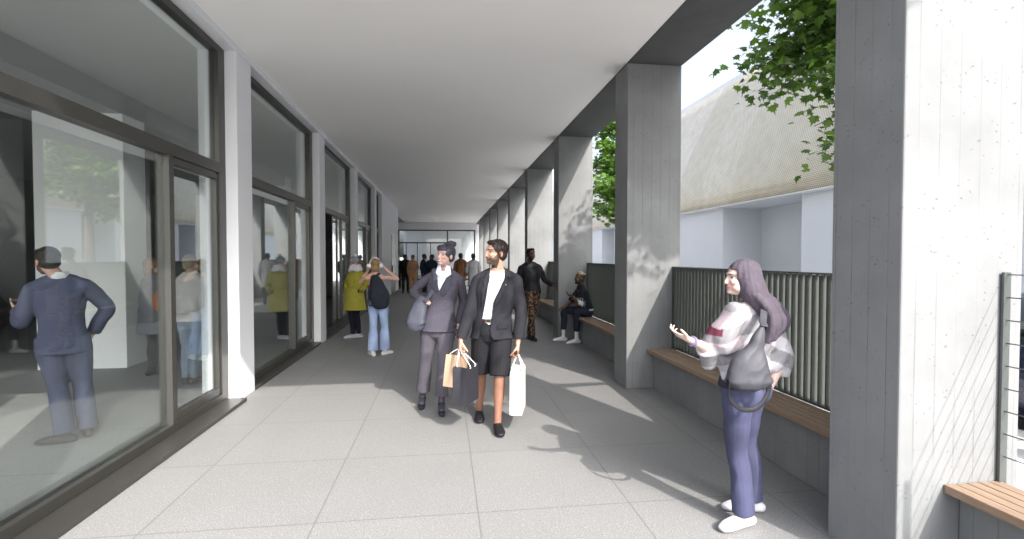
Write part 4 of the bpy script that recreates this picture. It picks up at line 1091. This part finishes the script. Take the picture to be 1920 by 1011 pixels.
def make_standing():
    p = Person(PE['standing'], 165, 1.79, 158, 2, label='dark-skinned man standing in a black jacket and patterned brown trousers', vox=.008, skin=(.085, .045, .028), group='people')
    p.toes = toes = dict(l=(-.2, -1, 0), r=(.15, -1, 0))
    p.body(toes, dict(l=dict(curl=.6, n=(0, .3, -1), d=(1, 0, -.2)), r=dict(curl=.4)), paintfn=p.face(lip=(.12, .045, .035), beard=(.015, .01, .008)), vox=.0068)
    def pat(co, no):
        f = np.array([noise.noise(Vector((c[0] * 26, c[1] * 26, c[2] * 26))) for c in co]); o = np.tile(np.array((.020, .016, .014)), (len(co), 1)).astype(float); o[f > .12] = (.16, .085, .045); return o
    p.trousers(pat, ease=.010, wr=.004, flare=.004)
    p.top('shirt', (.022, .024, .028), ease=.008, hem=.02, arms='', wr=.003)
    zp = p.J['pel'][2]; zc = p.sh[2]
    p.top('jacket', (.012, .012, .014), ease=.022, hem=.06, armease=.013, wr=.005, front=lambda C, N, q: (lambda u, v, z: (v > 0) & (np.abs(u + .01) < np.interp((z - zp) / (zc - zp), [-.2, .3, 1], [.095, .07, .06])))(*q.uv(C)))
    p.hair((.008, .007, .007), lambda s, E: E((.03, 0, .10), (.06, .062, .022)), thick=.006)
    p.shoe((.012, .012, .013), L=.27, low=True)
def make_sitting():
    J = PE['sitting']
    for k_ in J: J[k_] = [J[k_][0] - (.09 if k_ in ('head', 'lsh', 'rsh', 'pel', 'lhip', 'rhip') else .05 if k_ in ('lel', 'rel', 'lwr') else 0), J[k_][1], J[k_][2]]
    J['lan'][2] = J['ran'][2] = .085
    p = Person(J, -88, 1.78, -92, 4, label='man with bleached hair and white trainers sitting on the bench, gesturing', vox=.008, skin=(.10, .050, .032), group='people')
    J = p.J; p.toes = toes = dict(l=(-1, -.25, 0), r=(-1, -.1, 0))
    def ex(c, q, co, near): c[co[:, 2] < .30] = (.75, .74, .76)
    p.body(toes, dict(l=dict(curl=.25, n=(0, .3, 1), d=(-1, .1, .55), thumb=.1), r=dict(curl=.4, n=(0, 0, -1), d=(-1, 0, -.25))), paintfn=p.face(smile=True, beard=(.02, .012, .01), lip=(.2, .07, .06), extra=ex), vox=.0068)
    p.trousers((.020, .024, .040), ease=.008, length=.86, wr=.005, waist=.08)
    def tee(co, no):
        u, v, z = p.uv(co); o = np.tile(np.array((.013, .014, .020)), (len(co), 1)).astype(float)
        d = np.linalg.norm(co - p.J['lel'], axis=1); m = (d < .155) & (np.floor(co[:, 2] / .016) % 2 > 0) & (np.floor(co[:, 0] / .018) % 2 > 0); o[m] = (.5, .5, .52)
        o[z < p.J['pel'][2] + .045] = (.62, .62, .66); o[d < .115] = (.66, .66, .70); return o
    p.top('t_shirt', tee, ease=.018, hem=.0, sleeves=.48, armease=.018, wr=.006, cuffr=.012)
    p.hair(lambda co, no: np.where((p.loc(co)[:, 2] > .078)[:, None], np.array((.36, .28, .15))[None], np.array((.03, .02, .015))[None]), lambda s, E: E((.0, 0, .108), (.062, .055, .028)), thick=.001)
    p.shoe((.72, .70, .72), sole=(.85, .85, .85), L=.28, wide=.05)
    d = unit(J['lwr'] - J['lel']); b = Shape(); b.limb([J['lwr'] - d * .03, J['lwr'] - d * .012], [.036, .036], cap=False, sub=2); piece('watch', b.remesh(.006, 1), M_galv, p.root)
def knit(s, c, r): pass
def make_yellow():
    p = Person(PE['yellow'], -130, 1.66, -138, 0, label='woman in a yellow coat, white scarf and grey bobble hat by the windows', female=True, vox=.008, skin=(.40, .22, .16), group='people')
    J = p.J; p.toes = toes = dict(l=(-.9, -.5, 0), r=(-1, -.25, 0))
    p.body(toes, dict(), paintfn=p.face(lip=(.35, .10, .10)), vox=.0068)
    p.trousers((.012, .012, .022), ease=.006, wr=.003)
    def coatx(s):
        pl = J['pel']; s.limb([pl + vec(0, 0, .14), pl + vec(0, 0, -.10), pl + vec(0, 0, -.30)], [(.18, .14), (.225, .175), (.265, .205)], p.S, 4, 24, 2.3, cap=False)
    p.top('yellow_coat', (.34, .31, .045), ease=.030, hem=.30, flare=.085, armease=.026, wr=.006, seed=21, extra=coatx, solid=.01)
    sc_ = Shape(); nb = p.neck
    for z, r_ in ((-.015, .115), (.022, .098), (.055, .088)):
        ring = [nb + (p.F * math.cos(a) + p.S * math.sin(a)) * r_ + vec(0, 0, z + .012 * math.sin(3 * a)) + p.F * .012 for a in np.linspace(0, 2 * PI, 13)]
        sc_.limb(ring, [.029] * 13, sub=2, n=10)
    sc_.limb([nb, nb + vec(0, 0, .05)], [.085, .07])
    piece('scarf', sc_.remesh(.008, 2, wrinkle(.006, (30, 30, 30))), M_cloth, p.root, (.62, .62, .66))
    ht = Shape(); ht.ell(p.hp(-.020, 0, .060), (.110, .098, .092), p.R); ht.limb([p.hp(-.012, 0, .022), p.hp(-.012, 0, .055)], [(.105, .094)] * 2, side=p.R[0], cap=False)
    hm = ht.remesh(.007, 2, wrinkle(.003, (40, 40, 20)))
    cut(hm, lambda C, N: p.loc(C)[:, 2] < .026)
    h_ = piece('bobble_hat', hm, M_cloth, p.root, (.22, .23, .27), .008)
    pm = Shape(); pm.ell(p.hp(-.035, .0, .165), (.042, .042, .040)); piece('bobble', pm.remesh(.006, 1, wrinkle(.012, (90, 90, 90))), M_cloth, h_, (.62, .62, .66))
    p.hair((.03, .02, .015), None, thick=.0)
    p.shoe((.40, .40, .46), sole=(.75, .75, .78), L=.25)
def make_music():
    p = Person(PE['music'], 5, 1.62, -15, 0, label='blonde woman seen from behind in a red halter top and pale flared jeans', female=True, vox=.008, skin=(.62, .38, .30), group='people')
    J = p.J; p.toes = toes = dict(l=(-.5, 1, 0), r=(.6, .8, 0))
    p.body(toes, dict(l=dict(curl=.6, n=(1, 0, 0), d=(.2, .1, 1)), r=dict(curl=.6, n=(-1, 0, 0), d=(-.5, .1, 1))), vox=.0068)
    def j(co, no):
        f = np.array([noise.noise(Vector((c[0] * 6, c[1] * 6, c[2] * 4))) for c in co]); return np.clip(np.array((.30, .38, .56))[None] * (1 + .5 * f)[:, None], 0, 1)
    p.trousers(j, ease=.008, wr=.005, flare=.042, kneer=.004, waist=.07)
    zc = p.sh[2]; zp = J['pel'][2]
    t_ = p.top('halter_top', (.42, .05, .06), ease=.006, hem=-.04, sleeves=.12, armease=-.01, wr=.002, cutfn=lambda C, N: ((C[:, 2] > zp + (zc - zp) * .70) & (np.abs(((C - J['pel']) @ p.S)) > .016)))
    p.hair((.30, .19, .08), lambda s, E: (E((-.05, 0, -.03), (.065, .080, .09)), E((-.085, 0, -.06), (.035, .045, .05))), thick=.012)
    p.shoe((.66, .64, .60), sole=(.8, .8, .8), L=.24)
    r = empty('headphones', tuple(p.base), 'white over-ear headphones worn by the blonde woman', 'headphones')
    arc_ = [p.hp(-.005, .100 * math.cos(a), .0 + .145 * math.sin(a)) for a in np.linspace(.05, PI - .05, 11)]
    s = Shape(); s.limb(arc_, [(.018, .010)] * 11, side=p.R[0], sub=3, n=10); piece('headband', s.remesh(.005, 1), M_leather, r, (.72, .72, .74))
    for sg in (1, -1):
        s = Shape(); s.limb([p.hp(-.005, sg * .085, -.005), p.hp(-.005, sg * .115, -.005)], [.042, .036], sub=2); piece('ear_cup', s.remesh(.005, 1), M_leather, r, (.72, .72, .74))
    # backpack on one shoulder
    b = empty('backpack', tuple(p.base), 'dark navy drawstring backpack slung from the blonde woman shoulder', 'backpack')
    c = p.sh * .45 + J['pel'] * .55 - p.F * .20 + vec(.035, 0, 0)
    s = Shape(); s.limb([c + vec(-.03, .03, .25), c + vec(.01, 0, .12), c + vec(.05, -.01, -.06), c + vec(.07, 0, -.20)], [(.06, .04), (.115, .08), (.165, .11), (.14, .09)], side=vec(1, 0, 0), sub=6, n=24)
    piece('bag_body', s.remesh(.008, 2, wrinkle(.008, (14, 14, 10), 3)), M_cloth, b, (.020, .024, .035))
    ribbon('strap', [J['rsh'] * .5 + p.sh * .5 + vec(0, .04, .05), J['rsh'] * .5 + p.sh * .5 + vec(0, -.07, .045), c + vec(-.03, .0, .22)], .024, .006, M_cloth, (.02, .024, .035), b, vec(1, 0, 0))
    ribbon('strap', [c + vec(-.04, -.02, .24), c + vec(-.12, -.02, .0), c + vec(-.10, -.02, -.22), c + vec(-.03, 0, -.16)], .012, .008, M_cloth, (.02, .024, .035), b, vec(1, 0, 0))
def make_suit():
    p = Person(PE['suit'], -28, 1.74, -58, -8, label='man in a navy suit standing behind the nearest window, looking at his phone', vox=.008, skin=(.50, .31, .24), group='people', wide=.93)
    p.toes = toes = dict(l=(-1, -.2, 0), r=(-.5, .7, 0))
    p.body(toes, dict(l=dict(curl=.8, n=(.4, 0, .6), d=(-.3, .4, .2)), r=dict(curl=.7)), paintfn=p.face(beard=(.06, .04, .03)), vox=.0068)
    p.trousers((.072, .078, .125), ease=.018, wr=.007, flare=.018, thigh=.006)
    p.top('shirt', (.72, .72, .74), ease=.004, hem=-.05, arms='', wr=0, collar_h=.075, solid=.01)
    p.top('suit_jacket', (.072, .078, .125), ease=.022, hem=.13, flare=.012, armease=.022, wr=.008, seed=31, solid=.008)
    p.hair((.035, .026, .022), lambda s, E: (E((.045, 0, .094), (.055, .066, .028)), E((-.06, 0, -.035), (.04, .06, .04))), thick=.008)
    p.shoe((.035, .028, .026), L=.29)
    cl = Shape(); nb = p.neck; cl.limb([nb + vec(0, 0, .0), nb + vec(0, 0, .035)], [.078, .072], sub=3)
    cm = cl.remesh(.006, 1); cut(cm, lambda C, N: (C[:, 2] > nb[2] + .030)); piece('shirt_collar', cm, M_cloth, p.root, (.70, .70, .72), .004)
    w_ = p.J['lwr']; ph = MB().box(-.036, .036, -.004, .004, -.07, .07, bev=.003).build('phone', M_dark); ph.location = tuple(p.base + w_ + vec(-.05, .06, .05)); ph.rotation_euler = (.9, 0, .6)
    tag(ph, 'small dark phone held by the man in the navy suit', 'phone')
def make_shop():
    p = Person(PE['shopa'], 30, 1.66, 60, 0, label='woman with auburn hair and grey dress behind the window, carrying an orange bag', female=True, vox=.009, skin=(.5, .32, .25), group='people')
    p.toes = dict(l=(.4, 1, 0), r=(.8, .6, 0)); p.body(p.toes, dict(l=dict(), r=dict()), vox=.008, paintfn=p.face(extra=lambda c, q, co, near: c.__setitem__(co[:, 2] < .75, (.05, .045, .05))))
    p.top('dress', (.16, .16, .18), ease=.02, hem=.28, flare=.02, armease=.012, wr=.006, vox=.01)
    p.hair((.30, .14, .07), lambda s, E: E((-.05, 0, -.05), (.07, .085, .10)), thick=.015); p.shoe((.03, .03, .03), L=.26)
    b = empty('handbag', tuple(p.base), 'soft orange leather handbag on the arm of the auburn-haired woman', 'handbag')
    c = p.J['rsh'] * .35 + p.J['pel'] * .65 + vec(.16, -.05, .03); s = Shape(); s.limb([c + vec(0, 0, .10), c, c + vec(0, 0, -.12)], [(.10, .05), (.15, .08), (.13, .07)], side=vec(1, .3, 0), sub=5)
    piece('bag_body', s.remesh(.01, 2, wrinkle(.01, (12, 12, 10))), M_leather, b, (.46, .17, .07))
    ribbon('strap', [c + vec(-.09, 0, .1), c + vec(-.04, 0, .24), c + vec(.04, 0, .24), c + vec(.09, 0, .1)], .010, .006, M_leather, (.40, .15, .06), b, vec(0, 1, 0))
    p = Person(PE['shopb'], 10, 1.66, 15, 0, label='woman in a white blouse and pale jeans with blonde bun behind the window', female=True, vox=.009, skin=(.6, .4, .32), group='people')
    p.toes = dict(l=(-.2, 1, 0), r=(.4, 1, 0)); p.body(p.toes, dict(l=dict(), r=dict()), vox=.008)
    p.trousers((.30, .36, .46), ease=.008, wr=.004, vox=.01)
    p.top('blouse', (.72, .68, .66), ease=.028, hem=.06, flare=.012, armease=.022, wr=.009, seed=5, collar_h=.03, vox=.01)
    p.hair((.42, .32, .20), lambda s, E: E((-.10, 0, -.045), (.035, .04, .035)), thick=.008); p.shoe((.10, .08, .07), L=.25)
def generic(x, y, h, H, label, coat, legs, hair, skin=(.12, .065, .045), hem=.08, fem=False, walk=.0, head=None, shirt=None, bend=.25, vox=.013):
    F, S = hd(h); W = vec(x, y, 0); J = {}
    def w(s, f, z): return list(W + S * s + F * f + vec(0, 0, z * H))
    J['head'] = w(0, .02, .925); J['pel'] = w(0, 0, .525); sw = .185 if not fem else .16
    J['lsh'] = w(sw, 0, .81); J['rsh'] = w(-sw, 0, .81)
    J['lel'] = w(sw + .06, -.03, .64); J['rel'] = w(-sw - .06, -.03, .64)
    J['lwr'] = w(sw + .03, bend * .5, .64 - .12 + bend * .12); J['rwr'] = w(-sw - .03, .04, .50)
    for a, sg in (('l', 1), ('r', -1)):
        J[a + 'hip'] = w(sg * .09, 0, .525); J[a + 'an'] = list(W + S * sg * .10 + F * walk * sg + vec(0, 0, .085)); hip, an = vec(*J[a + 'hip']), vec(*J[a + 'an']); J[a + 'kn'] = list((hip + an) / 2 + F * .03)
    p = Person(J, h, H, head if head is not None else h, 0, label=label, female=fem, vox=vox, skin=skin, group='people')
    p.toes = dict(l=tuple(F + S * .2), r=tuple(F - S * .2)); p.body(p.toes, dict(l=dict(), r=dict()), vox=vox * .8)
    p.trousers(legs, ease=.014, wr=.005, vox=vox)
    if shirt: p.top('shirt', shirt, ease=.006, hem=-.05, arms='', wr=0, vox=vox)
    p.top('coat' if hem > .15 else 'jacket', coat, ease=.022, hem=hem, flare=.02, armease=.016, wr=.006, seed=int(x * 10) % 17, vox=vox, front=(lambda C, N, q: (lambda u, v, z: (v > 0) & (z > q.sh[2] - .22) & (np.abs(u) < (z - q.sh[2] + .22) * .25))(*q.uv(C))) if shirt else None)
    p.hair(hair, None, thick=.010, vox=.009); p.shoe((.02, .018, .018), L=.26)
def make_crowd():
    generic(-1.36, 22.4, 185, 1.72, 'woman in a tan trouser suit standing near the end wall', (.40, .22, .12), (.40, .22, .12), (.02, .015, .012), hem=.14, fem=True, skin=(.28, .14, .09), bend=.9)
    generic(-1.75, 23.4, 175, 1.74, 'person in black just behind the woman in the tan suit', (.014, .015, .016), (.014, .014, .016), (.012, .01, .01), head=120)
    generic(-2.35, 26.5, 200, 1.70, 'thin person in dark clothes beside the end wall frame', (.03, .045, .04), (.02, .02, .02), (.012, .01, .01))
    generic(-.92, 23.6, 120, 1.76, 'man in a navy suit talking, left of the pair', (.016, .02, .040), (.015, .016, .022), (.012, .01, .01), head=100, shirt=(.6, .6, .6))
    generic(-.56, 22.8, 200, 1.74, 'broad man in a navy jacket seen beside the laughing woman', (.018, .024, .048), (.015, .016, .022), (.015, .012, .01), head=250)
    generic(.62, 19.8, 20, 1.78, 'man in a brown coat walking away between the couple', (.17, .075, .035), (.03, .03, .035), (.015, .012, .01), hem=.25, walk=.12)
    generic(1.02, 18.2, 15, 1.76, 'man in a long pale grey coat walking away toward the end wall', (.34, .34, .36), (.03, .035, .05), (.015, .012, .01), hem=.34, walk=-.14)
    generic(-5.6, 5.9, 150, 1.72, 'person in dark clothes sitting deep inside the shop', (.03, .03, .032), (.12, .11, .11), (.02, .015, .012), hem=.05) if False else None
MAN = make_man(); WOM = make_woman(); GIRL = make_girl()
make_standing(); make_sitting(); make_yellow(); make_music(); make_suit(); make_shop(); make_crowd()

# ---------------------------------------------------------------- carried bags
def paper_bag(label, top, w_, d_, h_, rz, color, hand, tilt=0, group='shopping bags'):
    """top = centre of the bag mouth (world); hand = point the handles hang from"""
    r = empty('shopping_bag', tuple(top), label, 'shopping bag', group, rz); r.rotation_euler = (tilt, 0, rz)
    bm = bmesh.new(); q = []
    for z, f in ((-h_, 1), (-h_ * .55, 1.02), (-.03, .97), (0, .93)):
        q.append([bm.verts.new((sx * w_ / 2, sy * d_ / 2 * (f if z > -.05 else 1), z)) for sx, sy in ((-1, -1), (0, -1.0), (1, -1), (1, 0), (1, 1), (0, 1), (-1, 1), (-1, 0))])
    for row in (1, 2, 3):
        for i in (3, 7): q[row][i].co.x *= (.93, .84, .80)[row - 1]
    for a, b in zip(q[:-1], q[1:]):
        for i in range(8): bm.faces.new((a[i], a[(i + 1) % 8], b[(i + 1) % 8], b[i]))
    bm.faces.new(q[0][::-1]); me = bpy.data.meshes.new('bag_body'); bm.to_mesh(me); bm.free()
    b_ = mesh_obj('bag_body', me, mottled('bag_paper', color, .7, .06, 9, .15, bscale=25), r); m = b_.modifiers.new('t', 'SOLIDIFY'); m.thickness = .0025
    Mi = r.matrix_basis.copy(); Mi = (Matrix.Translation(Vector(top)) @ Matrix.Rotation(rz, 4, 'Z') @ Matrix.Rotation(tilt, 4, 'X')).inverted(); hl = np.array(Mi @ Vector(hand))
    for sy in (-1, 1):
        p0 = vec(-w_ * .2, sy * d_ * .46, -.02); p3 = vec(w_ * .2, sy * d_ * .46, -.02); s = Shape()
        s.limb([p0, p0 + vec(0, 0, .03), hl + vec(-.012, sy * .004, 0), hl + vec(.012, sy * .004, 0), p3 + vec(0, 0, .03), p3], [.0045] * 6, sub=4, n=6, smooth=True)
        me = bpy.data.meshes.new('handle'); me.from_pydata(np.concatenate(s.V).tolist(), [], s.F); mesh_obj('handle', me, M_rope, r, True)
    return r
M_rope = mottled('cotton_rope', (.72, .70, .66), .8, .1, 40)
def handw(p, a, off): return p.base + p.J[a + 'wr'] + vec(*off)
hl_ = handw(MAN, 'l', (0, 0, -.095)); hr_ = handw(MAN, 'r', (-.01, 0, -.095))
paper_bag('tall white paper shopping bag in the bearded man left hand', hl_ + vec(0, -.01, -.13), .33, .11, .40, math.radians(75), (.66, .65, .62), hl_)
kb = paper_bag('crumpled brown paper bag in the bearded man right hand', hr_ + vec(-.02, .05, -.06), .24, .10, .29, math.radians(60), (.33, .23, .155), hr_, tilt=.0)
kb.rotation_euler = (0, math.radians(10), math.radians(55))
paper_bag('matt black paper shopping bag beside the brown one', hr_ + vec(.055, -.03, -.14), .26, .14, .34, math.radians(62), (.016, .016, .022), hr_)

def tote(label, pts, rad, side, color, strap, name='shoulder_bag', sw=.022):
    b = empty(name, tuple(pts[0]), label, 'bag'); o = vec(*pts[0]); s = Shape()
    s.limb([vec(*q) - o for q in pts], rad, side=side, sub=6, n=24, pw=2.6)
    piece('bag_body', s.remesh(.007, 2, wrinkle(.007, (12, 12, 9), 8)), M_leather, b, color)
    ribbon('strap', [vec(*q) - o for q in strap], sw, .004, M_leather, color, b, side)
    return b
W = WOM; B = W.base; sh = B + W.J['rsh'] * .72 + W.sh * .28; hnd = B + W.J['rwr'] + vec(.06, -.03, 0)
bt = B + W.J['rwr'] + vec(-.02, -.02, -.06)
tote('soft grey-blue leather shoulder bag under the laughing woman arm', [bt + vec(.03, 0, .10), bt + vec(-.01, 0, -.04), bt + vec(-.03, 0, -.15), bt + vec(-.02, 0, -.20)], [(.05, .04), (.085, .05), (.105, .06), (.075, .05)], vec(1, -.3, 0),
     (.060, .064, .085), [sh + vec(0, .06, .03), sh + vec(.0, -.06, .055), sh + vec(.015, -.135, -.10), hnd + vec(.0, -.035, .04), bt + vec(.04, -.05, .08)])
G = GIRL; B = G.base; sh = B + G.J['rsh'] * .42 + G.sh * .58; c = B + G.J['pel'] + vec(-.125, -.235, .115)
sl = B + G.sh * .78 + G.J['lsh'] * .22
gb = tote('grey leather shoulder bag hanging across the back of the woman in a headscarf', [c + vec(.085, 0, .27), c + vec(.055, 0, .17), c + vec(.005, -.01, .03), c + vec(.0, -.01, -.04)], [(.014, .012), (.040, .030), (.115, .050), (.135, .055)], vec(1, -.15, 0),
     (.058, .058, .068), [sl + vec(.02, .10, .02), sl + vec(.01, .0, .095), sl + vec(.02, -.12, .04), sl * .5 + c * .5 + vec(.035, -.09, .13), c + vec(.085, -.02, .27)], sw=.020)
ribbon('loose_strap', [c - vec(*gb.location) + q for q in (vec(-.13, -.02, -.02), vec(-.125, -.03, -.12), vec(-.06, -.035, -.185), vec(.03, -.035, -.185), vec(.10, -.03, -.11), vec(.115, -.02, -.02))], .013, .004, M_leather, (.012, .012, .015), gb, vec(0, .2, 1))
